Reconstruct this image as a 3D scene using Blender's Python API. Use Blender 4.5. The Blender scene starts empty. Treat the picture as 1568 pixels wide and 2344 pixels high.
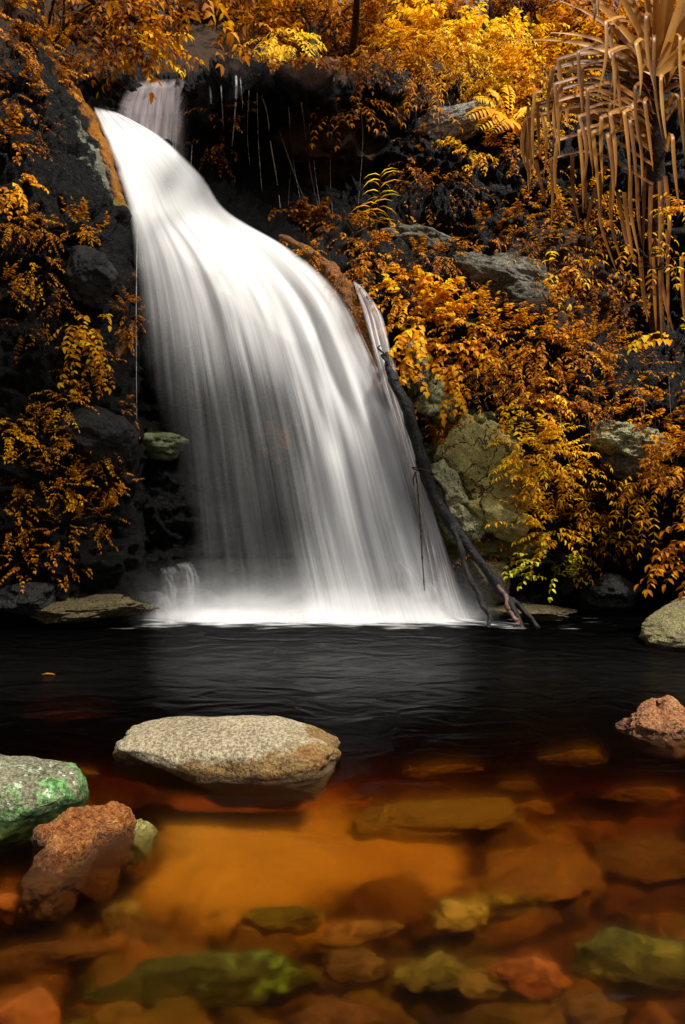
import bpy, math, random
import numpy as np
from mathutils import Vector, Matrix

# ---------------------------------------------------------------- camera, world, sun, exposure
C = bpy.context.scene
COL = C.collection
cam = bpy.data.cameras.new('camera'); camo = bpy.data.objects.new('camera', cam); COL.objects.link(camo)
camo.location = (0, 0, 1.5); camo.rotation_euler = (math.radians(90), 0, 0)
cam.sensor_fit = 'VERTICAL'; cam.sensor_height = 36; cam.sensor_width = 24; cam.lens = 24
cam.clip_start = 0.05; cam.clip_end = 500
C.camera = camo

TO_SUN = Vector((0.42, -0.30, 0.86)).normalized()
w = bpy.data.worlds.new('World'); C.world = w; w.use_nodes = True
wn = w.node_tree.nodes; wl = w.node_tree.links; wn.clear()
sky = wn.new('ShaderNodeTexSky'); sky.sky_type = 'NISHITA'; sky.sun_disc = False
sky.sun_elevation = math.asin(TO_SUN.z); sky.sun_rotation = math.atan2(TO_SUN.x, TO_SUN.y)
hsv = wn.new('ShaderNodeHueSaturation'); hsv.inputs['Saturation'].default_value = 0.15
bg = wn.new('ShaderNodeBackground'); bg.inputs['Strength'].default_value = 0.07
wo = wn.new('ShaderNodeOutputWorld')
wl.new(sky.outputs[0], hsv.inputs['Color']); wl.new(hsv.outputs[0], bg.inputs['Color']); wl.new(bg.outputs[0], wo.inputs['Surface'])

sl = bpy.data.lights.new('sun', 'SUN'); sl.energy = 5.0; sl.angle = math.radians(9); sl.color = (1.0, 0.95, 0.87)
so = bpy.data.objects.new('sun', sl); COL.objects.link(so)
so.rotation_euler = TO_SUN.to_track_quat('Z', 'Y').to_euler()

C.view_settings.view_transform = 'Standard'; C.view_settings.look = 'None'
C.view_settings.exposure = 0.6; C.view_settings.gamma = 1.0; C.view_settings.use_curve_mapping = False
C.cycles.max_bounces = 8; C.cycles.diffuse_bounces = 3; C.cycles.glossy_bounces = 3
C.cycles.transmission_bounces = 6; C.cycles.transparent_max_bounces = 40; C.cycles.volume_bounces = 2
C.cycles.use_denoising = True
C.cycles.sample_clamp_indirect = 6.0

rnd = random.Random(7)
RG = np.random.default_rng(11)

# ---------------------------------------------------------------- place <-> photo units
K = 1.5 / 2343.3                                    # one photo unit (1568 wide) at one metre
def P(px, py, Y):
    px, py, Y = np.broadcast_arrays(np.asarray(px, float), np.asarray(py, float), np.asarray(Y, float))
    return np.stack([(px - 784) * K * Y, Y, 1.5 - (py - 1171.7) * K * Y], -1)
def to_px(p):
    return 784 + p[..., 0] / (K * p[..., 1]), 1171.7 - (p[..., 2] - 1.5) / (K * p[..., 1])

# ---------------------------------------------------------------- noise
def _hash(ix, iy, iz, seed):
    h = (ix.astype(np.int64) * 374761393 + iy.astype(np.int64) * 668265263 + iz.astype(np.int64) * 2147483647 + seed * 974634777) & 0xFFFFFFFF
    h = ((h ^ (h >> 13)) * 1274126177) & 0xFFFFFFFF
    h = ((h ^ (h >> 16)) * 2246822519) & 0xFFFFFFFF
    h = h ^ (h >> 15)
    return (h & 0xFFFFFF) / float(0x7FFFFF) - 1.0
def vnoise(p, seed=0):
    p = np.asarray(p, float); f = np.floor(p); t = p - f; t = t * t * t * (t * (t * 6 - 15) + 10)
    i = f.astype(np.int64); r = 0
    for dx in (0, 1):
        wx = t[..., 0] if dx else 1 - t[..., 0]
        for dy in (0, 1):
            wy = t[..., 1] if dy else 1 - t[..., 1]
            for dz in (0, 1):
                wz = t[..., 2] if dz else 1 - t[..., 2]
                r = r + wx * wy * wz * _hash(i[..., 0] + dx, i[..., 1] + dy, i[..., 2] + dz, seed)
    return r
def fbm(p, octs=4, seed=0, gain=0.5):
    a, s, r = 1.0, 0.0, 0
    for o in range(octs):
        r = r + a * vnoise(np.asarray(p) * (2.03 ** o) + o * 17.3, seed + o); s += a; a *= gain
    return r / s * 1.6
def ridged(p, octs=4, seed=0):
    a, s, r = 1.0, 0.0, 0
    for o in range(octs):
        r = r + a * (1 - 2 * np.abs(vnoise(np.asarray(p) * (2.1 ** o) + o * 9.1, seed + o))); s += a; a *= 0.5
    return r / s
def sstep(a, b, x):
    t = np.clip((np.asarray(x, float) - a) / (b - a), 0, 1); return t * t * (3 - 2 * t)
def catmull(pts, t):
    pts = np.asarray(pts, float); n = len(pts) - 1; t = np.clip(np.asarray(t, float), 0, 1) * n
    i = np.minimum(t.astype(int), n - 1); f = (t - i)[..., None]
    p0, p1, p2, p3 = pts[np.maximum(i - 1, 0)], pts[i], pts[i + 1], pts[np.minimum(i + 2, n)]
    return 0.5 * (2 * p1 + (p2 - p0) * f + (2 * p0 - 5 * p1 + 4 * p2 - p3) * f * f + (3 * p1 - p0 - 3 * p2 + p3) * f ** 3)
class RBF:
    def __init__(self, pts, eps=40.0):
        a = np.array(pts, float); self.c = a[:, :2]; self.e = eps; n = len(a)
        A = np.sqrt(((self.c[:, None] - self.c[None]) ** 2).sum(-1) + eps * eps)
        M = np.ones((n + 1, n + 1)); M[:n, :n] = A + np.eye(n) * 1e-6; M[n, n] = 0
        self.w = np.linalg.solve(M, np.append(a[:, 2], 0.0))
    def __call__(self, px, py):
        px, py = np.broadcast_arrays(np.asarray(px, float), np.asarray(py, float)); sh = px.shape
        q = np.stack([px.ravel(), py.ravel()], -1); out = np.empty(len(q))
        for s in range(0, len(q), 20000):
            d = np.sqrt(((q[s:s + 20000, None] - self.c[None]) ** 2).sum(-1) + self.e ** 2)
            out[s:s + 20000] = d @ self.w[:-1] + self.w[-1]
        return out.reshape(sh)

# ---------------------------------------------------------------- mesh helpers
def mesh_np(name, verts, faces_list, mats, attrs=None, smooth=True, mat_idx=None):
    """faces_list: list of (m, k) int arrays; returns a mesh datablock."""
    me = bpy.data.meshes.new(name)
    verts = np.asarray(verts, np.float32); me.vertices.add(len(verts)); me.vertices.foreach_set('co', verts.ravel())
    fl = [np.asarray(f, np.int32) for f in faces_list if len(f)]
    loops = np.concatenate([f.ravel() for f in fl]); tot = np.concatenate([np.full(len(f), f.shape[1], np.int32) for f in fl])
    st = np.concatenate([[0], np.cumsum(tot)[:-1]]).astype(np.int32)
    me.loops.add(len(loops)); me.loops.foreach_set('vertex_index', loops)
    me.polygons.add(len(tot)); me.polygons.foreach_set('loop_start', st); me.polygons.foreach_set('loop_total', tot)
    if smooth: me.polygons.foreach_set('use_smooth', np.ones(len(tot), bool))
    for m in (mats if isinstance(mats, (list, tuple)) else [mats]): me.materials.append(m)
    if mat_idx is not None: me.polygons.foreach_set('material_index', np.concatenate(mat_idx).astype(np.int32))
    for k, v in (attrs or {}).items():
        v = np.asarray(v, np.float32)
        if v.ndim == 1:
            a = me.attributes.new(k, 'FLOAT', 'POINT'); a.data.foreach_set('value', v)
        else:
            a = me.attributes.new(k, 'FLOAT_VECTOR', 'POINT'); a.data.foreach_set('vector', v.ravel())
    me.update(calc_edges=True); me.validate()
    return me
def link(name, me, parent=None, loc=None):
    o = bpy.data.objects.new(name, me); COL.objects.link(o)
    if loc is not None: o.location = loc
    if parent is not None: o.parent = parent
    return o
def tag(o, label=None, cat=None, group=None, kind=None):
    if label: o['label'] = label
    if cat: o['category'] = cat
    if group: o['group'] = group
    if kind: o['kind'] = kind
    return o
def empty(name, loc, label, cat, group=None):
    o = bpy.data.objects.new(name, None); COL.objects.link(o); o.location = loc
    return tag(o, label, cat, group)
def grid_faces(nu, nv):
    i = np.arange(nu * nv).reshape(nv, nu)
    return np.stack([i[:-1, :-1], i[:-1, 1:], i[1:, 1:], i[1:, :-1]], -1).reshape(-1, 4)
def tube(path, rad, sides=8, rough=0.0, seed=0, flat=1.0, cap=True):
    """verts, faces list of a tube along a path (n,3) with radii; rough = relative noise."""
    path = np.asarray(path, float); n = len(path); rad = np.broadcast_to(np.asarray(rad, float), (n,))
    T = np.gradient(path, axis=0); T /= np.linalg.norm(T, axis=1, keepdims=True) + 1e-9
    ref = np.array([0.13, -0.97, 0.21]); N = np.cross(T, ref); bad = np.linalg.norm(N, axis=1) < 0.15
    N[bad] = np.cross(T[bad], [1, 0, 0]); N /= np.linalg.norm(N, axis=1, keepdims=True) + 1e-9; B = np.cross(T, N)
    a = np.arange(sides) / sides * 2 * math.pi
    off = N[:, None] * np.cos(a)[None, :, None] + B[:, None] * np.sin(a)[None, :, None] * flat
    R = rad[:, None, None]
    if rough: R = R * (1 + rough * fbm((path[:, None] + off * R * 2) * (0.6 / max(rad.mean(), 1e-3)), 3, seed))[..., None]
    v = (path[:, None] + off * R).reshape(-1, 3)
    i = np.arange(n * sides).reshape(n, sides); j = np.roll(i, -1, 1)
    f = [np.stack([i[:-1], j[:-1], j[1:], i[1:]], -1).reshape(-1, 4)]
    if cap: f += [i[0][::-1][None], i[-1][None]]
    return v, f
class Acc:
    """collects pieces of one mesh"""
    def __init__(self): self.v, self.f, self.n, self.a, self.mi = [], {}, 0, {}, {}
    def add(self, v, faces, mat=0, **attrs):
        v = np.asarray(v)
        for f in faces:
            f = np.asarray(f)
            if len(f): self.f.setdefault((f.shape[1], mat), []).append(f + self.n)
        for k, x in attrs.items(): self.a.setdefault(k, []).append(np.broadcast_to(x, (len(v),)))
        self.v.append(v); self.n += len(v)
    def build(self, name, mats, parent=None, smooth=True, loc=None):
        if not self.n: return None
        fl, mi = [], []
        for (k, m), lst in self.f.items():
            f = np.concatenate(lst); fl.append(f); mi.append(np.full(len(f), m))
        V = np.concatenate(self.v)
        if loc is not None: V = V - np.asarray(loc)
        me = mesh_np(name, V, fl, mats, {k: np.concatenate(x) for k, x in self.a.items()}, smooth, mi)
        return link(name, me, parent)

# ---------------------------------------------------------------- materials
def new_mat(name):
    m = bpy.data.materials.new(name); m.use_nodes = True; nt = m.node_tree; nt.nodes.clear()
    out = nt.nodes.new('ShaderNodeOutputMaterial'); return m, nt, out
def nd(nt, t, **kw):
    n = nt.nodes.new('ShaderNode' + t)
    for k, v in kw.items():
        if k in ('operation', 'blend_type', 'data_type', 'attribute_name', 'noise_dimensions', 'feature', 'interpolation_type', 'distance', 'clamp'): setattr(n, k, v)
        else: n.inputs[k].default_value = v
    return n
def ramp(nt, fac, stops, interp='LINEAR'):
    r = nt.nodes.new('ShaderNodeValToRGB'); r.color_ramp.interpolation = interp
    e = r.color_ramp.elements
    while len(e) > 1: e.remove(e[0])
    for i, (p, c) in enumerate(stops):
        x = e[0] if i == 0 else e.new(p)
        x.position = p; x.color = (*c, 1) if len(c) == 3 else c
    nt.links.new(fac, r.inputs[0]); return r.outputs[0]
def mixc(nt, fac, a, b, blend='MIX'):
    m = nt.nodes.new('ShaderNodeMix'); m.data_type = 'RGBA'; m.blend_type = blend
    for s, x in ((m.inputs[0], fac), (m.inputs[6], a), (m.inputs[7], b)):
        if hasattr(x, 'node'): nt.links.new(x, s)
        elif isinstance(x, (int, float)): s.default_value = x
        else: s.default_value = (*x, 1)
    return m.outputs[2]
def mth(nt, op, a, b=0.0, c=0.0, clamp=False):
    m = nt.nodes.new('ShaderNodeMath'); m.operation = op; m.use_clamp = clamp
    for s, x in zip(m.inputs, (a, b, c)):
        if hasattr(x, 'node'): nt.links.new(x, s)
        else: s.default_value = x
    return m.outputs[0]
def noise(nt, vec, scale, detail=5, rough=0.6, dist=0.0):
    n = nt.nodes.new('ShaderNodeTexNoise'); n.inputs['Scale'].default_value = scale; n.inputs['Detail'].default_value = detail
    n.inputs['Roughness'].default_value = rough; n.inputs['Distortion'].default_value = dist
    if vec is not None: nt.links.new(vec, n.inputs['Vector'])
    return n.outputs['Fac']
def attr(nt, name):
    a = nt.nodes.new('ShaderNodeAttribute'); a.attribute_name = name; return a
def geo_pos(nt): return nt.nodes.new('ShaderNodeNewGeometry').outputs['Position']
def remap(nt, x, a, b, lo=0.0, hi=1.0):
    m = nt.nodes.new('ShaderNodeMapRange'); m.interpolation_type = 'SMOOTHSTEP'
    nt.links.new(x, m.inputs[0]); m.inputs[1].default_value = a; m.inputs[2].default_value = b
    m.inputs[3].default_value = lo; m.inputs[4].default_value = hi; return m.outputs[0]
def bump(nt, h, strength, dist=0.05):
    b = nt.nodes.new('ShaderNodeBump'); b.inputs['Strength'].default_value = strength; b.inputs['Distance'].default_value = dist
    nt.links.new(h, b.inputs['Height']); return b.outputs[0]
def principled(nt, out, col, rough=0.6, spec=0.4, normal=None):
    b = nt.nodes.new('ShaderNodeBsdfPrincipled')
    for s, x in (('Base Color', col), ('Roughness', rough), ('Specular IOR Level', spec)):
        if hasattr(x, 'node'): nt.links.new(x, b.inputs[s])
        elif isinstance(x, (int, float)): b.inputs[s].default_value = x
        else: b.inputs[s].default_value = (*x, 1)
    if normal is not None: nt.links.new(normal, b.inputs['Normal'])
    if out is not None: nt.links.new(b.outputs[0], out.inputs['Surface'])
    return b

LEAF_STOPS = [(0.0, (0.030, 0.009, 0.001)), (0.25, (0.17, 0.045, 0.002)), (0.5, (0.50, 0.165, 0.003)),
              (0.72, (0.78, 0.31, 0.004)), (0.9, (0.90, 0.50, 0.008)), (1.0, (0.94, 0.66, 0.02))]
def leaf_material(name, stops=LEAF_STOPS, transl=0.42, rough=0.55):
    m, nt, out = new_mat(name)
    a = attr(nt, 'tint').outputs['Fac']
    n = noise(nt, geo_pos(nt), 14, 2)
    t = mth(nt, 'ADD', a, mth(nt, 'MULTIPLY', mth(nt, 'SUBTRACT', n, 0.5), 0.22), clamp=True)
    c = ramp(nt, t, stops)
    b = principled(nt, None, c, rough, 0.12)
    tr = nt.nodes.new('ShaderNodeBsdfTranslucent'); nt.links.new(c, tr.inputs[0])
    mx = nt.nodes.new('ShaderNodeMixShader'); mx.inputs[0].default_value = transl
    nt.links.new(b.outputs[0], mx.inputs[1]); nt.links.new(tr.outputs[0], mx.inputs[2]); nt.links.new(mx.outputs[0], out.inputs['Surface'])
    return m
M_LEAF = leaf_material('autumn leaf')
M_LEAFGREEN = leaf_material('greenish yellow leaf', [(0.0, (0.04, 0.03, 0.003)), (0.5, (0.30, 0.22, 0.01)), (0.8, (0.62, 0.52, 0.02)), (1.0, (0.74, 0.70, 0.06))])
M_PAND = leaf_material('pandanus leaf', [(0.0, (0.05, 0.022, 0.007)), (0.3, (0.18, 0.068, 0.013)), (0.6, (0.44, 0.19, 0.028)), (0.85, (0.58, 0.33, 0.065)), (1.0, (0.70, 0.46, 0.06))], 0.25, 0.4)
def bark_material(name, a, b, scale=14, wet=False):
    m, nt, out = new_mat(name)
    tc = nt.nodes.new('ShaderNodeTexCoord').outputs['Object']
    n1 = noise(nt, tc, scale, 6, 0.65, 0.4); n2 = noise(nt, tc, scale * 4, 4)
    c = mixc(nt, remap(nt, n1, 0.35, 0.68), a, b)
    h = mth(nt, 'ADD', n1, mth(nt, 'MULTIPLY', n2, 0.4))
    principled(nt, out, c, 0.5 if wet else 0.8, 0.25 if wet else 0.2, bump(nt, h, 1.0, 0.04))
    return m
M_BARK = bark_material('dark bark', (0.02, 0.012, 0.007), (0.075, 0.045, 0.022))
M_TWIG = bark_material('twig', (0.03, 0.014, 0.006), (0.10, 0.045, 0.014), 30)
M_PALETWIG = bark_material('pale twig', (0.12, 0.08, 0.04), (0.30, 0.22, 0.12), 30)
M_LOG = bark_material('wet dead wood', (0.003, 0.003, 0.003), (0.016, 0.015, 0.014), 9, True)
M_LOGRED = bark_material('bared wood', (0.10, 0.03, 0.02), (0.22, 0.15, 0.13), 12, True)

def rock_material(name, cols, speck=0.25, speck_scale=90, rough=0.75, patch=2.2, crack=0.0, moss=None, bumps=0.6, extra=None, spec=0.35, wet=False):
    """cols: dark, mid, light. moss: (colour, threshold). extra: callable(nt, colour) -> colour."""
    m, nt, out = new_mat(name)
    pos = geo_pos(nt)
    n1 = noise(nt, pos, patch, 6, 0.62, 0.3); n2 = noise(nt, pos, patch * 7, 5, 0.65); n3 = noise(nt, pos, speck_scale, 3, 0.7)
    base = ramp(nt, mth(nt, 'ADD', mth(nt, 'MULTIPLY', n1, 0.7), mth(nt, 'MULTIPLY', n2, 0.3)), [(0.32, cols[0]), (0.5, cols[1]), (0.68, cols[2])])
    sp = remap(nt, n3, 0.38, 0.62)
    c = mixc(nt, speck, base, mixc(nt, sp, tuple(x * 0.25 for x in cols[0]), tuple(min(1, x * 1.5) for x in cols[2])))
    h = mth(nt, 'ADD', mth(nt, 'MULTIPLY', n2, 1.0), mth(nt, 'MULTIPLY', n3, 0.25))
    if crack:
        v = nt.nodes.new('ShaderNodeTexVoronoi'); v.feature = 'DISTANCE_TO_EDGE'; v.inputs['Scale'].default_value = crack
        mp = nt.nodes.new('ShaderNodeMix'); mp.data_type = 'VECTOR'
        nn = nt.nodes.new('ShaderNodeTexNoise'); nn.inputs['Scale'].default_value = crack * 1.3; nn.inputs['Detail'].default_value = 4
        nt.links.new(pos, nn.inputs['Vector'])
        va = nt.nodes.new('ShaderNodeVectorMath'); va.operation = 'MULTIPLY_ADD'
        nt.links.new(nn.outputs['Color'], va.inputs[0]); va.inputs[1].default_value = (0.9, 0.9, 0.9); nt.links.new(pos, va.inputs[2])
        nt.links.new(va.outputs[0], v.inputs['Vector'])
        ck = remap(nt, v.outputs['Distance'], 0.0, 0.028)
        c = mixc(nt, ck, tuple(x * 0.25 for x in cols[0]), c); h = mth(nt, 'ADD', h, mth(nt, 'MULTIPLY', ck, 0.8))
    if moss:
        col, thr = moss
        nm = noise(nt, pos, 6.0, 6, 0.7); k = remap(nt, nm, thr, thr + 0.12)
        mc = mixc(nt, sp, tuple(x * 0.5 for x in col), tuple(min(1, x * 1.5) for x in col))
        c = mixc(nt, k, c, mc)
    if extra: c = extra(nt, c)
    if wet:                                                     # damp stain just above the water
        sz = nt.nodes.new('ShaderNodeSeparateXYZ'); nt.links.new(pos, sz.inputs[0])
        kz = remap(nt, mth(nt, 'ADD', sz.outputs[2], mth(nt, 'MULTIPLY', mth(nt, 'SUBTRACT', n2, 0.5), 0.10)), 0.02, 0.07)
        c = mixc(nt, kz, mixc(nt, 1.0, c, (0.34, 0.30, 0.25), 'MULTIPLY'), c)
    principled(nt, out, c, rough, spec, bump(nt, h, bumps, 0.05))
    return m
# the cliff: wet black stone, with moss, lichen and soil where the attributes say
def cliff_material(name):
    m, nt, out = new_mat(name)
    pos = geo_pos(nt)
    n1 = noise(nt, pos, 1.1, 6, 0.62, 0.4); n2 = noise(nt, pos, 7, 6, 0.68); n3 = noise(nt, pos, 45, 3, 0.7)
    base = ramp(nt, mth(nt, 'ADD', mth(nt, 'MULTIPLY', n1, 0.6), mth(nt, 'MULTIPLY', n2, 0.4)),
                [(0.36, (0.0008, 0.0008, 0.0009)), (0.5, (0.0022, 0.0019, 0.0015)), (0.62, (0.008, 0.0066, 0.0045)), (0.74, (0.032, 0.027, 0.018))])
    sp = remap(nt, n3, 0.35, 0.65)
    def over(c, name, dark, light, sc=5.0):
        a = attr(nt, name).outputs['Fac']
        nm = noise(nt, pos, sc, 6, 0.7)
        k = remap(nt, mth(nt, 'ADD', a, mth(nt, 'SUBTRACT', nm, 0.5)), 0.42, 0.62)
        return mixc(nt, k, c, mixc(nt, mth(nt, 'ADD', mth(nt, 'MULTIPLY', sp, 0.5), mth(nt, 'MULTIPLY', n2, 0.5)), dark, light))
    c = over(base, 'soil', (0.012, 0.006, 0.003), (0.09, 0.045, 0.018), 2.0)
    c = over(c, 'lichen', (0.07, 0.07, 0.045), (0.36, 0.35, 0.25), 9.0)
    c = over(c, 'green', (0.05, 0.05, 0.008), (0.22, 0.21, 0.06), 6.0)
    c = over(c, 'moss', (0.13, 0.042, 0.004), (0.52, 0.20, 0.015), 4.0)
    h = mth(nt, 'ADD', n2, mth(nt, 'MULTIPLY', n3, 0.3))
    rg = mth(nt, 'ADD', 0.18, mth(nt, 'MULTIPLY', n1, 0.7))
    principled(nt, out, c, rg, 0.12, bump(nt, h, 1.0, 0.14))
    return m
M_CLIFF = cliff_material('wet cliff rock')

# ---------------------------------------------------------------- the cliff and the hill behind (one terrain sheet), left bluff
D = RBF([(-900, 1430, 9.2), (0, 1430, 10.0), (300, 1420, 10.4), (500, 1415, 10.5), (700, 1415, 10.5), (900, 1415, 10.4), (1060, 1410, 10.15), (1120, 1410, 10.0), (1210, 1405, 10.15), (1350, 1400, 11.4), (1500, 1400, 11.3), (1700, 1420, 9.7), (2600, 1450, 7.0),
 (330, 1300, 10.5), (700, 1300, 10.6), (1050, 1300, 10.2), (1120, 1300, 10.05), (1300, 1300, 11.2), (1500, 1300, 11.2),
 (330, 1200, 10.5), (700, 1200, 10.7), (1040, 1200, 10.3), (1130, 1200, 10.1), (1250, 1230, 10.5), (1400, 1220, 10.9), (1568, 1200, 9.9), (2600, 1200, 7.2),
 (330, 1080, 10.6), (600, 1080, 10.9), (900, 1080, 10.6), (1050, 1080, 10.25), (1120, 1080, 10.2), (1250, 1100, 10.3), (1400, 1000, 10.3), (1568, 1050, 9.7),
 (320, 900, 10.8), (600, 900, 10.95), (850, 900, 10.65), (950, 900, 10.5), (1100, 900, 10.6), (1300, 850, 10.6), (1568, 900, 10.4), (-900, 900, 9.5), (2600, 900, 7.8),
 (320, 750, 10.9), (500, 750, 10.9), (700, 750, 10.8), (830, 750, 10.7), (900, 750, 10.75), (1000, 720, 11.0), (1200, 700, 11.2), (1400, 700, 11.9), (1568, 750, 11.6),
 (310, 600, 11.2), (400, 600, 11.1), (550, 600, 11.1), (700, 600, 11.15), (800, 620, 11.05), (900, 600, 11.3), (1100, 600, 11.7), (1300, 550, 11.8), (1550, 550, 11.8),
 (280, 480, 11.5), (400, 480, 11.5), (500, 480, 11.7), (620, 520, 11.9), (700, 520, 12.4), (800, 500, 12.7), (1000, 500, 12.3), (1200, 480, 12.3), (1400, 450, 12.2), (-900, 400, 10.5), (2600, 400, 9.5),
 (240, 330, 12.2), (330, 350, 12.1), (430, 370, 12.5), (520, 420, 13.0), (650, 400, 13.4), (800, 400, 13.4), (900, 380, 13.1), (1000, 330, 13.0), (1200, 380, 12.7), (1500, 300, 12.4),
 (215, 250, 12.8), (300, 260, 13.0), (420, 250, 12.9), (600, 250, 12.9), (800, 250, 13.0), (950, 250, 13.5), (1050, 270, 13.7), (1200, 250, 13.7), (1500, 150, 13.8),
 (200, 190, 14.0), (310, 188, 13.2), (420, 172, 13.0), (540, 155, 12.9), (700, 166, 13.0), (850, 182, 13.2), (1000, 170, 14.6), (1200, 150, 15.2), (1500, 50, 15.6),
 (200, 150, 16), (310, 160, 15.5), (540, 140, 14.8), (700, 146, 14.8), (850, 150, 14.8), (300, 80, 20), (700, 90, 18.5), (1000, 90, 18), (1300, 60, 18), (1568, -40, 18),
 (0, 0, 22), (400, 0, 25), (800, 20, 23), (1150, 30, 22), (-900, -100, 17), (2600, -100, 15), (2600, 100, 12), (-900, 100, 13.5)], 30.0)
LEDGE = [(60, -260), (70, -100), (75, 0), (100, 90), (138, 150), (180, 212), (213, 252), (243, 330), (270, 405), (300, 492), (306, 560), (318, 700), (322, 850), (318, 950), (330, 1050), (325, 1150), (330, 1250), (338, 1350), (322, 1420), (312, 1520)]
_le = np.array(LEDGE, float)
def ledge_x(py): return np.interp(py, _le[:, 1], _le[:, 0])
DL = RBF([(100, 90, 12.2), (0, 90, 11.0), (-300, 90, 9.2), (-900, 90, 6.5), (213, 252, 12.0), (120, 252, 11.0), (0, 252, 10.2), (-300, 252, 8.8), (300, 492, 11.0), (220, 480, 10.5), (150, 492, 10.0), (0, 492, 9.6), (-300, 492, 8.5), (-900, 492, 6.0),
 (318, 700, 10.35), (150, 700, 9.7), (0, 700, 9.4), (320, 900, 10.15), (200, 900, 9.5), (0, 900, 9.1), (-300, 900, 8.2), (-900, 900, 5.8), (330, 1050, 10.05), (200, 1050, 9.35), (60, 1050, 9.0), (330, 1250, 9.95), (200, 1250, 9.3), (0, 1250, 9.0),
 (312, 1430, 9.6), (200, 1430, 9.15), (0, 1430, 9.0), (-300, 1430, 8.2), (-900, 1430, 5.5), (75, -100, 14.0), (-100, -100, 11.5), (-900, -100, 7.5)], 30.0)

def blobs(px, py, lst):
    r = np.zeros(px.shape)
    for cx, cy, rx, ry, s, *a in lst:
        x, y = px - cx, py - cy
        if a: t = math.radians(a[0]); x, y = x * math.cos(t) + y * math.sin(t), -x * math.sin(t) + y * math.cos(t)
        r = np.maximum(r, s * np.exp(-((x / rx) ** 2 + (y / ry) ** 2)))
    return r
def displaced(V, nv, nu, amp, seed):
    g = V.reshape(nv, nu, 3); du = np.gradient(g, axis=1); dv = np.gradient(g, axis=0)
    n = np.cross(du, dv); n /= np.linalg.norm(n, axis=2, keepdims=True) + 1e-9
    n[n[..., 1] > 0] *= -1
    q = V * np.array([1, 1, 1.25])
    d = 0.6 * fbm(q * 0.9, 3, seed) + 0.45 * (ridged(q * 1.5 + 3, 4, seed + 5) - .2) + 0.26 * (ridged(q * 4.3, 3, seed + 9) - .2)
    t = V @ np.array([.75, -.25, 1.3]) * 1.5 + 1.1 * fbm(V * .8, 3, seed + 13); saw = t - np.floor(t); saw = saw * sstep(1, .86, saw)
    t2 = V @ np.array([-.5, .3, 1.0]) * 3.1 + 1.3 * fbm(V * 1.1, 3, seed + 17); saw2 = t2 - np.floor(t2); saw2 = saw2 * sstep(1, .8, saw2)
    d = d + .42 * (saw - .4) + .20 * (saw2 - .4)
    return V + n.reshape(-1, 3) * (amp * d)[:, None]
# main sheet
xs = np.concatenate([np.linspace(-900, -60, 22), np.linspace(-50, 1620, 330), np.linspace(1640, 2600, 25)])
ts = np.concatenate([np.linspace(0, 1, 300)])
def top_py(px): return np.interp(px, [-900, 100, 600, 760, 900, 1150, 1300, 1700, 2600], [-140, -60, -30, 20, 5, 62, 45, -40, -80])
PX = np.broadcast_to(xs, (len(ts), len(xs))); PYb = 1560.0
PY = top_py(xs)[None] + (PYb - top_py(xs)[None]) * (ts[:, None] ** 1.08)
YY = D(PX, PY)
Vm = P(PX, PY, YY)
# back slope of the hill beyond the skyline
back = []
for k in range(1, 5):
    r = Vm[0].copy(); s = 1 + 0.35 * k; r[:, 1] = r[:, 1] * s; r[:, 0] *= s; r[:, 2] = r[:, 2] - 1.2 * k * k; back.insert(0, r)
Vm = np.concatenate([np.array(back), Vm]); nvm, num = Vm.shape[:2]
fpx, fpy = to_px(Vm.reshape(-1, 3)); fpx[:4 * num] = 0; fpy[:4 * num] = -500
fallmask = blobs(fpx, fpy, [(300, 310, 130, 90, 1.1), (400, 420, 120, 90, 1), (520, 600, 220, 120, 1), (600, 850, 280, 200, 1), (680, 1150, 330, 250, 1), (350, 200, 80, 30, .8)])
amp = 0.46 * (1 - 0.85 * np.minimum(fallmask, 1))
amp *= 1 - 0.6 * sstep(190, 120, fpy)
Vd = displaced(Vm.reshape(-1, 3), nvm, num, amp, 3)
att = {'moss': blobs(fpx, fpy, [(1020, 990, 50, 40, .75), (790, 690, 40, 90, .8, -30), (1080, 1250, 60, 60, .5), (640, 1000, 60, 120, .55), (450, 900, 60, 80, .45)]),
       'lichen': blobs(fpx, fpy, [(1040, 285, 90, 40, .9, -10), (920, 230, 60, 60, .45), (960, 560, 90, 35, .6), (1150, 640, 110, 60, .6), (980, 880, 40, 80, .3)]),
       'green': blobs(fpx, fpy, [(1070, 1130, 150, 220, .95), (960, 850, 50, 110, .85), (1160, 1240, 70, 70, .8), (1430, 1040, 110, 70, .6), (1150, 660, 140, 80, .55), (1140, 1330, 100, 80, .5), (360, 1015, 60, 40, .85), (1180, 1395, 120, 18, .6)]),
       'soil': np.clip(blobs(fpx, fpy, [(760, 330, 230, 160, .62), (720, 185, 190, 28, .75), (560, 160, 70, 14, .4), (1300, 650, 300, 250, .7), (1250, 1000, 250, 250, .5)]) + sstep(190, 130, fpy), 0, 1)}
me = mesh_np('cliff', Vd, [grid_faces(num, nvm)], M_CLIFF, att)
tag(link('cliff', me), 'dark wet rock cliff rising behind the waterfall and up the overgrown slope', 'cliff', kind='structure')
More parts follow.
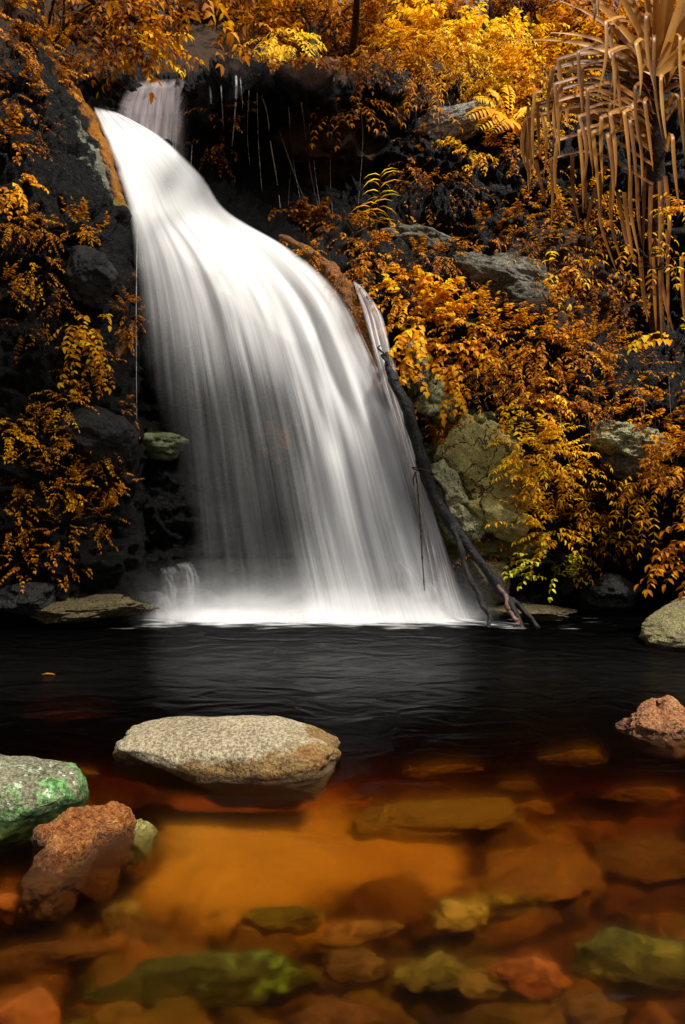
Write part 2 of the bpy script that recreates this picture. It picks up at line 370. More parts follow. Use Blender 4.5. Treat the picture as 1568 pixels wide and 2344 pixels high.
# left bluff, its right edge wrapping back behind the water
tv = np.linspace(0, 1, 300); pyr = -260 + (1540 + 260) * tv
su = np.concatenate([np.linspace(0, 0.6, 30)[:-1], np.linspace(0.6, 1, 170)])
e = ledge_x(pyr) + 5 * vnoise(np.stack([pyr / 22, pyr * 0, pyr * 0], -1), 5)
PXl = -900 + (e[:, None] + 900) * su[None]; PYl = np.broadcast_to(pyr[:, None], PXl.shape)
YYl = DL(PXl, PYl)
edge_round = np.clip((PXl - (e[:, None] - 45)) / 45, 0, 1); YYl = YYl + 0.35 * edge_round ** 3
Vl = P(PXl, PYl, YYl)
wrap = []
for k in range(1, 9):
    r = Vl[:, -1].copy(); r[:, 1] += 0.28 * k; r[:, 0] -= 0.02 * k * k; wrap.append(r)
Vl = np.concatenate([Vl, np.stack(wrap, 1)], 1); nul = Vl.shape[1]; nvl = len(tv)
lpx, lpy = np.concatenate([PXl, np.repeat(PXl[:, -1:], 8, 1)], 1).ravel(), np.repeat(pyr, nul)
ampl = 0.42 * (1 - 0.75 * np.clip((lpx - (ledge_x(lpy) - 70)) / 70, 0, 1))
Vld = displaced(Vl.reshape(-1, 3), nvl, nul, ampl, 21)
attl = {'moss': blobs(lpx, lpy, [(150, 170, 34, 60, .72, -30), (188, 235, 36, 80, .8, -28), (228, 330, 34, 95, .8, -18), (258, 430, 30, 70, .66, -18), (120, 110, 25, 40, .7), (280, 780, 40, 80, .5), (60, 1120, 80, 60, .45), (300, 640, 20, 60, .4)]),
        'lichen': blobs(lpx, lpy, [(205, 375, 13, 120, .66, -37), (165, 330, 12, 90, .56, -37), (258, 445, 14, 70, .64, -30), (222, 425, 11, 80, .6, -38), (180, 400, 10, 70, .5, -38), (120, 1400, 120, 25, .3)]),
        'green': blobs(lpx, lpy, [(275, 480, 32, 18, 1, 35), (170, 1390, 140, 30, .62), (250, 1330, 80, 50, .35)]),
        'soil': blobs(lpx, lpy, [(30, 60, 120, 120, .8), (0, 1100, 120, 200, .35)])}
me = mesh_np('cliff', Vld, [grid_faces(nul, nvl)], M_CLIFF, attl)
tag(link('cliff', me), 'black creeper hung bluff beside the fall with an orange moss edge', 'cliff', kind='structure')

# ---------------------------------------------------------------- stream bed and water
bx = np.concatenate([np.linspace(-80, -9, 16), np.linspace(-8, -2.9, 40), np.linspace(-2.85, 2.85, 330), np.linspace(2.9, 8, 40), np.linspace(9, 80, 16)])
by = np.concatenate([np.linspace(-60, -4, 15), np.linspace(-3, 1.5, 20), np.linspace(1.52, 5.2, 300), np.linspace(5.25, 12, 60), np.linspace(12.5, 16, 5)])
def bed_z(x, y):
    b = np.interp(y, [-60, -20, -6, -3, 0, 2, 3.2, 4.2, 5.0, 6.0, 7.5, 16], [3, 1.4, .5, .0, -.28, -.36, -.42, -.47, -.62, -.92, -1.5, -2.0])
    b = b + .20 * np.exp(-((x + .85) / .85) ** 2 - ((y - 3.95) / .5) ** 2)
    return b + 0.05 * fbm(np.stack([x * 1.3, y * 1.3, x * 0], -1), 4, 31)
BX, BY = np.meshgrid(bx, by); BZ = bed_z(BX, BY)
Vb = np.stack([BX, BY, BZ], -1).reshape(-1, 3)
def cells(x, y, size, seed):
    """flat overlapping stones: distance to the nearest edge, and a random number per stone"""
    wx = x / size + .35 * vnoise(np.stack([x * 2.1, y * 2.1, x * 0], -1), seed); wy = y / (size * .8) + .35 * vnoise(np.stack([x * 2.1, y * 2.1, x * 0 + 9], -1), seed)
    ix, iy = np.floor(wx), np.floor(wy); best = []
    for dx in (-1, 0, 1):
        for dy in (-1, 0, 1):
            cx, cy = ix + dx, iy + dy; z = cx * 0
            jx, jy = cx + .5 + .42 * _hash(cx, cy, z, seed), cy + .5 + .42 * _hash(cx, cy, z, seed + 1)
            best.append(np.stack([np.hypot(wx - jx, wy - jy), _hash(cx, cy, z, seed + 2)], -1))
    b = np.stack(best); o = np.argsort(b[..., 0], axis=0)
    f1 = np.take_along_axis(b[..., 0], o[:1], 0)[0]; f2 = np.take_along_axis(b[..., 0], o[1:2], 0)[0]; r = np.take_along_axis(b[..., 1], o[:1], 0)[0]
    return f2 - f1, r
e1, r1 = cells(Vb[:, 0], Vb[:, 1], .46, 41); e2, r2 = cells(Vb[:, 0], Vb[:, 1], .19, 51)
vv = Vb.copy(); vv[:, 1] = np.maximum(vv[:, 1], 0.5); bpx, bpy_ = to_px(vv)
bn = fbm(Vb * np.array([2.2, 2.2, 0]), 3, 77)
sand = blobs(bpx, bpy_, [(620, 1920, 260, 100, 1.3), (540, 2010, 190, 90, 1.3), (880, 1970, 230, 60, 1.2), (460, 1870, 120, 60, 1.1), (600, 2110, 170, 45, .9), (1000, 2020, 150, 60, .7), (1250, 1950, 170, 90, .6), (1150, 2100, 200, 60, .5), (250, 1900, 90, 90, .5), (1450, 1880, 160, 50, .5)])
sand = np.clip(sand + 0.25 * bn * (sand > .1), 0, 1)
bare = 1 - sstep(.35, .7, sand)
Vb[:, 2] += bare * ((.05 + .06 * r1) * sstep(0, .45, e1) + .035 * sstep(0, .4, e2) * (r2 > -.1) + .012 * fbm(Vb * np.array([7, 7, 0]), 3, 4)) - .05 * bare
def bed_material():
    m, nt, out = new_mat('stream bed')
    pos = geo_pos(nt); n1 = noise(nt, pos, 3.0, 4, 0.55, 0.4); n2 = noise(nt, pos, 11, 3)
    cell = mth(nt, 'ADD', mth(nt, 'MULTIPLY', attr(nt, 'tone').outputs['Fac'], 0.8), mth(nt, 'MULTIPLY', n1, 0.25))
    stn = ramp(nt, cell, [(0.1, (0.02, 0.014, 0.009)), (0.3, (0.075, 0.042, 0.02)), (0.45, (0.15, 0.08, 0.032)), (0.6, (0.10, 0.085, 0.03)), (0.72, (0.22, 0.10, 0.035)), (0.9, (0.16, 0.11, 0.05))])
    mud = mixc(nt, remap(nt, attr(nt, 'edge').outputs['Fac'], 0.02, 0.22), (0.02, 0.013, 0.007), stn)
    mud = mixc(nt, mth(nt, 'MULTIPLY', remap(nt, n2, 0.42, 0.62), 0.5), mud, mixc(nt, 1.0, mud, (0.45, 0.4, 0.35), 'MULTIPLY'))
    snd = ramp(nt, n1, [(0.3, (0.50, 0.34, 0.14)), (0.7, (0.66, 0.46, 0.20))])
    c = mixc(nt, remap(nt, attr(nt, 'sand').outputs['Fac'], 0.3, 0.75), mud, snd)
    principled(nt, out, c, 0.9, 0.1, bump(nt, n2, 0.3, 0.03)); return m
me = mesh_np('riverbed', Vb, [grid_faces(len(bx), len(by))], bed_material(), {'sand': sand, 'tone': .5 + .35 * r1 + .15 * r2, 'edge': np.minimum(e1, e2 + .12)})
tag(link('riverbed', me), 'brown stream bed with a pale sand patch under the clear water', 'riverbed', kind='structure')

def water_material():
    m, nt, out = new_mat('tea stained water')
    pos = geo_pos(nt)
    mp = nt.nodes.new('ShaderNodeMapping'); mp.inputs['Scale'].default_value = (1.3, 2.0, 1); nt.links.new(pos, mp.inputs['Vector'])
    n1 = noise(nt, mp.outputs[0], 1.6, 2.5, 0.5, 1.0)
    sw = nt.nodes.new('ShaderNodeSeparateXYZ'); nt.links.new(pos, sw.inputs[0])
    nrm = bump(nt, mth(nt, 'MULTIPLY', n1, remap(nt, sw.outputs[1], 3.2, 7.0, 0.5, 0.75)), 0.55, 0.12)
    gl = nt.nodes.new('ShaderNodeBsdfGlossy'); gl.inputs['Roughness'].default_value = 0.24; nt.links.new(nrm, gl.inputs['Normal'])
    tp = nt.nodes.new('ShaderNodeBsdfTransparent')
    rf = nt.nodes.new('ShaderNodeBsdfRefraction'); rf.inputs['IOR'].default_value = 1.045; rf.inputs['Roughness'].default_value = 0.88; nt.links.new(nrm, rf.inputs['Normal'])
    m0 = nt.nodes.new('ShaderNodeMixShader'); m0.inputs[0].default_value = 0.55
    nt.links.new(tp.outputs[0], m0.inputs[1]); nt.links.new(rf.outputs[0], m0.inputs[2])
    fr = nt.nodes.new('ShaderNodeFresnel'); fr.inputs['IOR'].default_value = 1.33; nt.links.new(nrm, fr.inputs['Normal'])
    mx = nt.nodes.new('ShaderNodeMixShader'); nt.links.new(mth(nt, 'MULTIPLY', fr.outputs[0], 0.2), mx.inputs[0])
    nt.links.new(m0.outputs[0], mx.inputs[1]); nt.links.new(gl.outputs[0], mx.inputs[2]); nt.links.new(mx.outputs[0], out.inputs['Surface'])
    va = nt.nodes.new('ShaderNodeVolumeAbsorption'); va.inputs['Color'].default_value = (0.81, 0.63, 0.12, 1); va.inputs['Density'].default_value = 3.9
    nt.links.new(va.outputs[0], out.inputs['Volume'])
    try: m.cycles.homogeneous_volume = True
    except Exception: pass
    return m
x0, x1, y0, y1, zb = -30, 30, -3.2, 12.5, -3.0
wv = np.array([(x0, y0, 0), (x1, y0, 0), (x1, y1, 0), (x0, y1, 0), (x0, y0, zb), (x1, y0, zb), (x1, y1, zb), (x0, y1, zb)], float)
wf = [np.array([(0, 1, 2, 3), (7, 6, 5, 4), (0, 4, 5, 1), (1, 5, 6, 2), (2, 6, 7, 3), (3, 7, 4, 0)])]
tag(link('water', mesh_np('water', wv, wf, water_material(), smooth=False)), 'dark tea coloured pool water below the fall', 'water', kind='structure')

# ---------------------------------------------------------------- waterfall
YW = RBF([(215, 250, 12.2), (300, 270, 12.3), (430, 330, 12.2), (270, 400, 11.5), (380, 400, 11.65), (480, 440, 11.75), (300, 500, 11.0), (450, 490, 11.1), (560, 520, 11.3), (310, 600, 10.65), (500, 600, 10.6), (700, 590, 10.75),
 (320, 750, 10.4), (560, 750, 10.35), (830, 750, 10.4), (330, 1000, 10.2), (600, 1000, 10.15), (930, 1000, 10.15), (345, 1250, 10.05), (700, 1250, 10.0), (1000, 1250, 9.95), (345, 1415, 9.95), (700, 1415, 9.85), (1050, 1415, 9.8)], 40.0)
DENS = RBF([(230, 260, .95), (300, 330, 1.1), (400, 350, .95), (430, 330, .7), (380, 415, .72), (300, 450, 1.1), (480, 470, .95), (500, 550, 1.1), (400, 560, 1.0), (330, 640, .42), (400, 660, .75), (600, 600, 1.1), (690, 600, .95), (330, 750, .2), (410, 780, .5), (500, 750, .8), (600, 740, 1.0), (700, 720, 1.1), (800, 750, .8),
 (330, 900, .1), (420, 900, .36), (520, 900, .5), (640, 900, .66), (740, 900, .98), (830, 900, .9), (870, 900, .8), (330, 1050, .03), (420, 1050, .2), (500, 1050, .4), (610, 1050, .42), (690, 1050, .6), (765, 1050, .92), (850, 1050, .7), (915, 1050, .8), (935, 1060, .7),
 (340, 1200, .02), (430, 1200, .14), (520, 1200, .36), (620, 1200, .28), (700, 1200, .42), (785, 1200, .8), (880, 1200, .66), (960, 1200, .75), (345, 1350, .04), (430, 1350, .16), (560, 1350, .34), (640, 1350, .34), (700, 1350, .48), (785, 1350, .75), (880, 1350, .5), (1000, 1350, .6)], 25.0)
def veil_material(name, col, su, sv, contrast, bias=0.0):
    m, nt, out = new_mat(name)
    fl = attr(nt, 'flow').outputs['Vector']; de = attr(nt, 'dens').outputs['Fac']
    def streak(a, b, off):
        mp = nt.nodes.new('ShaderNodeMapping'); mp.inputs['Scale'].default_value = (a, b, 1); mp.inputs['Location'].default_value = (off, off * 0.7, off)
        nt.links.new(fl, mp.inputs['Vector']); return noise(nt, mp.outputs[0], 1.0, 3, 0.55)
    s = mth(nt, 'ADD', mth(nt, 'MULTIPLY', streak(su, sv, 3.1), 0.5), mth(nt, 'MULTIPLY', streak(su * 3.3, sv * 1.4, 8.7), 0.3))
    s = mth(nt, 'ADD', s, mth(nt, 'MULTIPLY', streak(su * 0.35, sv * 0.8, 1.7), 0.35))
    s = mth(nt, 'MULTIPLY', mth(nt, 'SUBTRACT', s, 0.575), contrast)
    # streaks show most where the water is neither full nor gone
    k = mth(nt, 'MULTIPLY', mth(nt, 'MULTIPLY', de, mth(nt, 'SUBTRACT', 1.15, de)), mth(nt, 'MULTIPLY', attr(nt, 'stk').outputs['Fac'], 2.8), clamp=True)
    a = mth(nt, 'ADD', mth(nt, 'ADD', de, bias), mth(nt, 'MULTIPLY', s, k), clamp=True)
    df = nt.nodes.new('ShaderNodeBsdfDiffuse'); df.inputs[0].default_value = (*col, 1)
    tr = nt.nodes.new('ShaderNodeBsdfTranslucent'); tr.inputs[0].default_value = (*col, 1)
    mx = nt.nodes.new('ShaderNodeMixShader'); mx.inputs[0].default_value = 0.47
    nt.links.new(df.outputs[0], mx.inputs[1]); nt.links.new(tr.outputs[0], mx.inputs[2])
    tp = nt.nodes.new('ShaderNodeBsdfTransparent')
    m2 = nt.nodes.new('ShaderNodeMixShader'); nt.links.new(a, m2.inputs[0]); nt.links.new(tp.outputs[0], m2.inputs[1]); nt.links.new(mx.outputs[0], m2.inputs[2])
    nt.links.new(m2.outputs[0], out.inputs['Surface']); return m
WHITE = (0.88, 0.88, 0.875)
M_VEIL = veil_material('silky falling water', WHITE, 38, 1.5, 2.4)
M_LACE = veil_material('lacy side water', (0.86, 0.83, 0.83), 9, 5.0, 3.0)
M_SPLASH = veil_material('soft splash', (0.85, 0.84, 0.84), 4, 1.2, 1.2)
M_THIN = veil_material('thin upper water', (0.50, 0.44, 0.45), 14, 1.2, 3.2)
def veil(name, Lp, Rp, yfun, densfun, mat, parent, nu=90, nv=170, off=0.0, seed=0, bulge=0.06, flare=0.0, fade=(0.10, 0.05), vfade=(0.03, 0.0), stk=lambda a, b: np.ones_like(a)):
    u = np.linspace(0, 1, nu); v = np.linspace(0, 1, nv)
    L = catmull(Lp, v); R = catmull(Rp, v)
    g = L[:, None] * (1 - u)[None, :, None] + R[:, None] * u[None, :, None]
    px, py = g[..., 0], g[..., 1]
    Y = yfun(px, py) - off
    U, V = np.meshgrid(u, v)
    fv = np.stack([U, V, np.full_like(U, seed * 3.7)], -1)
    bulge = bulge * (.25 + .75 * sstep(400, 900, py))
    Y = Y - bulge * fbm(fv * np.array([9, 2.2, 1]), 3, seed) - bulge * 0.10 * fbm(fv * np.array([34, 2.5, 1]), 2, seed + 3)
    w = P(px, py, Y)
    if flare:
        z = w[..., 2]; k = np.clip((0.45 - z) / 0.45, 0, 1.0); w[..., 1] -= flare * k ** 2.5
        w[..., 2] = np.maximum(w[..., 2], 0.012)
    d = densfun(px, py) * sstep(0, fade[0], U + 0.02 * vnoise(fv * np.array([1, 40, 1]), seed)) * sstep(0, fade[1] * (1 + 2.5 * sstep(420, 250, py)), 1 - U + .05 * fbm(fv * np.array([3, 16, 1]), 3, seed + 8) * sstep(600, 800, py))
    if vfade[0]: d = d * sstep(0, vfade[0], V)
    if vfade[1]: d = d * sstep(0, vfade[1], 1 - V)
    me = mesh_np(name, w.reshape(-1, 3) - np.array(parent.location), [grid_faces(nu, nv)], mat, {'flow': fv.reshape(-1, 3), 'stk': stk(px, py).ravel(), 'dens': np.clip(d, 0, 1).ravel()})
    return link(name, me, parent)
FL = [(212, 243), (242, 322), (270, 402), (296, 497), (306, 600), (312, 720), (318, 850), (325, 980), (332, 1120), (338, 1270), (342, 1425)]
FR = [(268, 256), (372, 314), (462, 400), (522, 483), (668, 572), (775, 668), (842, 795), (890, 910), (935, 1040), (985, 1210), (1056, 1425)]
fall = empty('waterfall', P(700, 1410, 9.9), 'tall silky white waterfall widening down into the pool', 'waterfall')
fall['kind'] = 'thing'
for i, (off, s) in enumerate([(0.0, 1), (0.10, 2), (0.2, 5)]):
    def dl(px, py, i=i):
        d = DENS(px, py); d = d * (1 - .62 * sstep(680, 950, py) * sstep(.95, .6, d) * sstep(790, 660, px)); d = np.clip(d - 0.06 * sstep(.4, .15, d), 0.0, 1.2)
        q = np.stack([px / 60 + py / 160, py / 130 - px / 300, np.full_like(px, i * 5.)], -1)
        d = d - .12 * np.maximum(0, fbm(q, 2, 50 + i)) * sstep(300, 420, py) * sstep(950, 750, py) - .24 * blobs(px, py, [(388, 412, 26, 42, 1, 25), (402, 395, 14, 50, .7, 20)])
        d = np.where(d > 1, 1.0, 1 - (1 - np.minimum(d, 1)) ** (1 / 2.3))
        d = d + 0.5 * sstep(1385, 1415, py) * sstep(330, 480, px)
        return d
    veil('water_veil', FL, FR, YW, dl, M_VEIL, fall, off=off, seed=s, bulge=0.05 + 0.03 * i, flare=0.25 + 0.12 * i, stk=lambda a, b: 0.08 + 0.92 * sstep(430, 900, b))
for i, (Lq, Rq, dq, o_) in enumerate([([(362, 1300), (366, 1335), (372, 1418)], [(405, 1292), (424, 1330), (436, 1418)], .30, .16), ([(396, 1290), (412, 1318), (420, 1418)], [(436, 1282), (458, 1315), (470, 1418)], .26, .2),
                                ([(338, 1352), (346, 1372), (350, 1420)], [(372, 1350), (398, 1378), (412, 1420)], .3, .2), ([(880, 1290), (890, 1340), (900, 1420)], [(930, 1272), (972, 1310), (1000, 1420)], .34, .26), ([(960, 1340), (966, 1370), (972, 1420)], [(1010, 1320), (1046, 1360), (1070, 1420)], .4, .28)]):
    veil('splash_veil', Lq, Rq, YW, lambda px, py, dq=dq: np.full_like(px, dq * .75), M_SPLASH, fall, nu=24, nv=40, off=o_, seed=31 + i, bulge=.1, fade=(.35, .35), vfade=(.22, .1))
side = empty('cascade', P(1000, 1405, 9.9), 'narrow lacy side cascade running down the rock behind the leaning log', 'cascade')
SLp = [(806, 640), (826, 705), (848, 790), (872, 880), (905, 985), (942, 1110), (975, 1260), (1000, 1420)]
SRp = [(826, 652), (872, 715), (893, 790), (918, 880), (946, 985), (975, 1100), (1022, 1250), (1080, 1420)]
for i, (off, s) in enumerate([(0.02, 11), (0.09, 14)]):
    veil('water_veil', SLp, SRp, lambda px, py: YW(px, py) - 0.10, lambda px, py: 0.64 + 0.12 * sstep(900, 1300, py) - 0.2 * sstep(1000, 1080, px + 0 * py) * sstep(1250, 1350, py), M_LACE, side, nu=40, nv=160, off=off, seed=s, bulge=0.07, flare=0.2, fade=(0.2, 0.25), vfade=(0.03, 0))
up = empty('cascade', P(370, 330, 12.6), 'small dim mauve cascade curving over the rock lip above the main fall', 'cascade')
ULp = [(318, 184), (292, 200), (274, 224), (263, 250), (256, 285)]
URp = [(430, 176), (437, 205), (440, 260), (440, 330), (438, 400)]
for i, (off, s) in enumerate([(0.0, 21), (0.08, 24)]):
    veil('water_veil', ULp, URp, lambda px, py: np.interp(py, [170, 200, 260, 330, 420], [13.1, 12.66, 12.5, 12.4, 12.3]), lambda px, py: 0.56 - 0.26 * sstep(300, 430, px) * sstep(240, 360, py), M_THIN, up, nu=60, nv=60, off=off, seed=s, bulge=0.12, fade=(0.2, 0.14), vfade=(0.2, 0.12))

# trickles down the wall
def ribbon_mat():
    m, nt, out = new_mat('trickle')
    df = nt.nodes.new('ShaderNodeBsdfDiffuse'); df.inputs[0].default_value = (0.7, 0.68, 0.68, 1)
    tp = nt.nodes.new('ShaderNodeBsdfTransparent'); mx = nt.nodes.new('ShaderNodeMixShader')
    n = noise(nt, geo_pos(nt), 5, 3); nt.links.new(mth(nt, 'MULTIPLY', remap(nt, n, 0.2, 0.65), attr(nt, 'dens').outputs['Fac']), mx.inputs[0])
    nt.links.new(tp.outputs[0], mx.inputs[1]); nt.links.new(df.outputs[0], mx.inputs[2]); nt.links.new(mx.outputs[0], out.inputs['Surface']); return m
M_TRICK = ribbon_mat()
def px_path(pts, n=30, yadd=-0.12, fun=None):
    """(px, py[, Y]) control points to a smooth world path"""
    p = np.array([(q[0], q[1], q[2] if len(q) > 2 else float((fun or D)(q[0], q[1])) + yadd) for q in pts], float)
    c = catmull(p, np.linspace(0, 1, n)); return P(c[:, 0], c[:, 1], c[:, 2])
for pts, r, dn, lab in [
    ([(537, 152), (541, 190), (538, 260), (531, 335)], .03, 1.2, 'bright thin trickle falling from the mossy lip down the dark wall'),
    ([(580, 163), (598, 215), (612, 262), (620, 330), (632, 400), (642, 475)], .024, .9, 'long wavy trickle slanting down the dark overhung wall'),
    ([(481, 192), (483, 225), (486, 262)], .03, .6, 'short faint trickle beside the mauve cascade'),
    ([(586, 165), (588, 200), (592, 330), (600, 440)], .016, .7, 'faint straight trickle just inside the long wavy one'),
    ([(440, 330), (438, 370), (437, 400)], .014, .7, 'tiny trickle dropping beside the mauve cascade onto the white water'),
    ([(548, 160), (552, 200), (556, 250)], .02, .5, 'short trickle close beside the bright thin one'),
    ([(655, 175), (662, 260), (668, 350), (690, 470)], .012, .45, 'faint long trickle right of the wavy one'),
    ([(505, 178), (508, 230), (512, 300)], .014, .4, 'faint trickle between the mauve cascade and the bright thin one'),
    ([(566, 158), (570, 215), (566, 300), (572, 380)], .012, .5, 'dim long trickle between the bright thin and the wavy one'),
    ([(716, 330), (722, 400), (738, 505)], .010, .5, 'lowest faint trickle ending on the ledge by the roots'),
    ([(315, 505, 10.5), (312, 700, 10.2), (313, 960, 10.05)], .010, .55, 'hair thin trickle falling along the black bluff edge')]:
    v, f = tube(px_path(pts, 40, -.32), np.linspace(r * .7, r * .35, 40), 6)
    tag(link('water_trickle', mesh_np('water_trickle', v, f, M_TRICK, {'dens': dn * .6 * np.repeat(np.sin(np.linspace(.15, 2.9, 40)) ** .6, 6)})), lab, 'trickle', 'trickles down the rock walls')

# foam on the pool
def foam_material():
    m, nt, out = new_mat('foam')
    pos = geo_pos(nt)
    mp = nt.nodes.new('ShaderNodeMapping'); mp.inputs['Scale'].default_value = (1.5, 5, 3); nt.links.new(pos, mp.inputs['Vector'])
    n = noise(nt, mp.outputs[0], 1.5, 5, 0.6)
    a = remap(nt, mth(nt, 'ADD', attr(nt, 'dens').outputs['Fac'], mth(nt, 'MULTIPLY', mth(nt, 'SUBTRACT', n, 0.5), 1.3)), 0.1, 0.85)
    df = nt.nodes.new('ShaderNodeBsdfDiffuse'); df.inputs[0].default_value = (0.93, 0.93, 0.93, 1)
    tr = nt.nodes.new('ShaderNodeBsdfTranslucent'); tr.inputs[0].default_value = (0.93, 0.93, 0.93, 1)
    m1 = nt.nodes.new('ShaderNodeMixShader'); m1.inputs[0].default_value = 0.3
    nt.links.new(df.outputs[0], m1.inputs[1]); nt.links.new(tr.outputs[0], m1.inputs[2])
    tp = nt.nodes.new('ShaderNodeBsdfTransparent'); mx = nt.nodes.new('ShaderNodeMixShader')
    nt.links.new(a, mx.inputs[0]); nt.links.new(tp.outputs[0], mx.inputs[1]); nt.links.new(m1.outputs[0], mx.inputs[2]); nt.links.new(mx.outputs[0], out.inputs['Surface']); return m
M_FOAM = foam_material()
fx = np.linspace(-3.4, 3.6, 170); fy = np.linspace(8.6, 10.3, 60); FX, FY = np.meshgrid(fx, fy)
ac = Acc()
for k, (h, sc) in enumerate([(0.015, 1.0), (0.05, 0.8)]):
    cx, cy = np.interp(FX, [-3.2, 2.2], [9.65, 9.45]), None
    nz = fbm(np.stack([FX * 1.3, FX * 0, FX * 0 + k], -1), 3, 19); dx = sstep(-3.3, -1.4, FX) * sstep(2.35, 1.2, FX) * (.85 + .5 * nz); dy = np.exp(-((FY - 9.42 - .12 * nz) / (0.36 * sc * (1 + .35 * nz))) ** 2)
    d = dx * dy * (1.15 if k == 0 else 0.5)
    if k == 0: d = np.maximum(d, .34 * sstep(-3.3, -2.2, FX) * sstep(3.5, 2.0, FX) * np.exp(-((FY - 9.15 - .2 * nz) / .28) ** 2))
    z = 0.012 + h * dx * dy + 0.03 * k * dx * dy * fbm(np.stack([FX * 3, FY * 3, FX * 0 + k], -1), 2, 9)
    ac.add(np.stack([FX, FY, z], -1).reshape(-1, 3), [grid_faces(len(fx), len(fy))], dens=d.ravel())
tag(ac.build('foam', M_FOAM), 'white foam and spray spread on the pool at the foot of the waterfall', 'foam', kind='stuff')

def mist_material():
    m, nt, out = new_mat('spray mist')
    pos = geo_pos(nt); sx = nt.nodes.new('ShaderNodeSeparateXYZ'); nt.links.new(pos, sx.inputs[0])
    mp = nt.nodes.new('ShaderNodeMapping'); mp.inputs['Scale'].default_value = (1.6, 2.5, 3.5); nt.links.new(pos, mp.inputs['Vector'])
    n = noise(nt, mp.outputs[0], 1.3, 3, 0.5)
    fxx = mth(nt, 'MULTIPLY', remap(nt, sx.outputs[0], -3.1, -1.6), remap(nt, sx.outputs[0], 2.2, 1.2))
    yy = mth(nt, 'DIVIDE', mth(nt, 'SUBTRACT', sx.outputs[1], 9.45), 0.36); fyy = mth(nt, 'EXPONENT', mth(nt, 'MULTIPLY', mth(nt, 'MULTIPLY', yy, yy), -1.0))
    fz = mth(nt, 'EXPONENT', mth(nt, 'MULTIPLY', sx.outputs[2], -6.0))
    d = mth(nt, 'MULTIPLY', mth(nt, 'MULTIPLY', fxx, fyy), mth(nt, 'MULTIPLY', fz, mth(nt, 'MULTIPLY', mth(nt, 'SUBTRACT', n, 0.12), 14.0)))
    v = nt.nodes.new('ShaderNodeVolumePrincipled'); v.inputs['Color'].default_value = (1, 1, 1, 1); nt.links.new(d, v.inputs['Density'])
    nt.links.new(v.outputs[0], out.inputs['Volume'])
    try: m.cycles.volume_step_rate = 0.12
    except Exception: pass
    return m
a0, a1, b0, b1, c0, c1 = -3.3, 2.4, 8.75, 10.2, 0.03, 0.85
mv = np.array([(a0, b0, c0), (a1, b0, c0), (a1, b1, c0), (a0, b1, c0), (a0, b0, c1), (a1, b0, c1), (a1, b1, c1), (a0, b1, c1)], float)
mf = [np.array([(3, 2, 1, 0), (4, 5, 6, 7), (0, 1, 5, 4), (1, 2, 6, 5), (2, 3, 7, 6), (3, 0, 4, 7)])]
tag(link('mist', mesh_np('mist', mv, mf, mist_material(), smooth=False)), 'soft white spray mist hanging low over the foot of the waterfall', 'mist', kind='stuff')

# ---------------------------------------------------------------- rocks
_ico = {}
def ico(sub):
    if sub not in _ico:
        import bmesh
        bm = bmesh.new(); bmesh.ops.create_icosphere(bm, subdivisions=sub, radius=1.0)
        v = np.array([x.co[:] for x in bm.verts]); bm.verts.index_update(); f = np.array([[y.index for y in x.verts] for x in bm.faces]); bm.free()
        _ico[sub] = (v, f)
    return _ico[sub]
def rock(name, loc, half, mat, label, seed=0, sub=5, rot=(0, 0, 0), power=2.6, facets=9, cut=0.82, rough=0.10, fine=0.025, shape=None, group=None, cat='rock'):
    v, f = ico(sub); rg = np.random.default_rng(seed)
    p = v / (np.abs(v) ** power).sum(1, keepdims=True) ** (1 / power)
    for _ in range(facets):
        n = rg.normal(size=3); n /= np.linalg.norm(n); d = cut * (0.9 + 0.25 * rg.random())
        s = p @ n - d; p = p - n * (np.maximum(s, 0) * 0.85)[:, None]
    q = p * np.array([1, 1, 1]) + seed * 3.1
    nn = v
    p = p + nn * (rough * fbm(q * 1.6, 4, seed) + fine * ridged(q * 5, 3, seed + 4))[:, None]
    if shape is not None: p = shape(p)
    p = p * np.array(half)
    R = np.array(Matrix.Rotation(rot[2], 3, 'Z') @ Matrix.Rotation(rot[1], 3, 'Y') @ Matrix.Rotation(rot[0], 3, 'X'))
    p = p @ R.T
    o = link(name, mesh_np(name, p, [f], mat), None, loc)
    return tag(o, label, cat, group)

def two_tone(nt, c):
    """dry pale top, damp tan foot with an uneven tide line"""
    pos = geo_pos(nt); sx = nt.nodes.new('ShaderNodeSeparateXYZ'); nt.links.new(pos, sx.inputs[0])
    n = noise(nt, pos, 5, 5, 0.65)
    h = mth(nt, 'ADD', sx.outputs[2], mth(nt, 'ADD', mth(nt, 'MULTIPLY', mth(nt, 'SUBTRACT', n, 0.5), 0.26), mth(nt, 'MULTIPLY', sx.outputs[0], -0.09)))
    k = remap(nt, h, 0.165, 0.205)
    rust = remap(nt, noise(nt, pos, 3.2, 4), 0.55, 0.66)
    damp = mixc(nt, rust, mixc(nt, 1.0, c, (0.58, 0.42, 0.20), 'MULTIPLY'), mixc(nt, 1.0, c, (0.62, 0.32, 0.12), 'MULTIPLY'))
    return mixc(nt, k, damp, c)
M_GRANITE = rock_material('pale granite', [(0.10, 0.072, 0.036), (0.205, 0.162, 0.092), (0.35, 0.295, 0.19)], 0.42, 55, 0.85, 2.4, bumps=0.7, extra=two_tone, wet=True)
def boulder_shape(p):
    p = p.copy(); zt = .95 - 1.0 * (p[:, 0] + 1); t = sstep(zt, zt - .22, p[:, 2]) * sstep(.1, -.3, p[:, 0]); p[:, 0] += .10 * t; p[:, 1] += .36 * t * (p[:, 1] < 0)
    p[:, 2] = np.where(p[:, 2] > 0, p[:, 2] * (1 - 0.12 * sstep(0.3, 1, p[:, 0])), p[:, 2]); return p
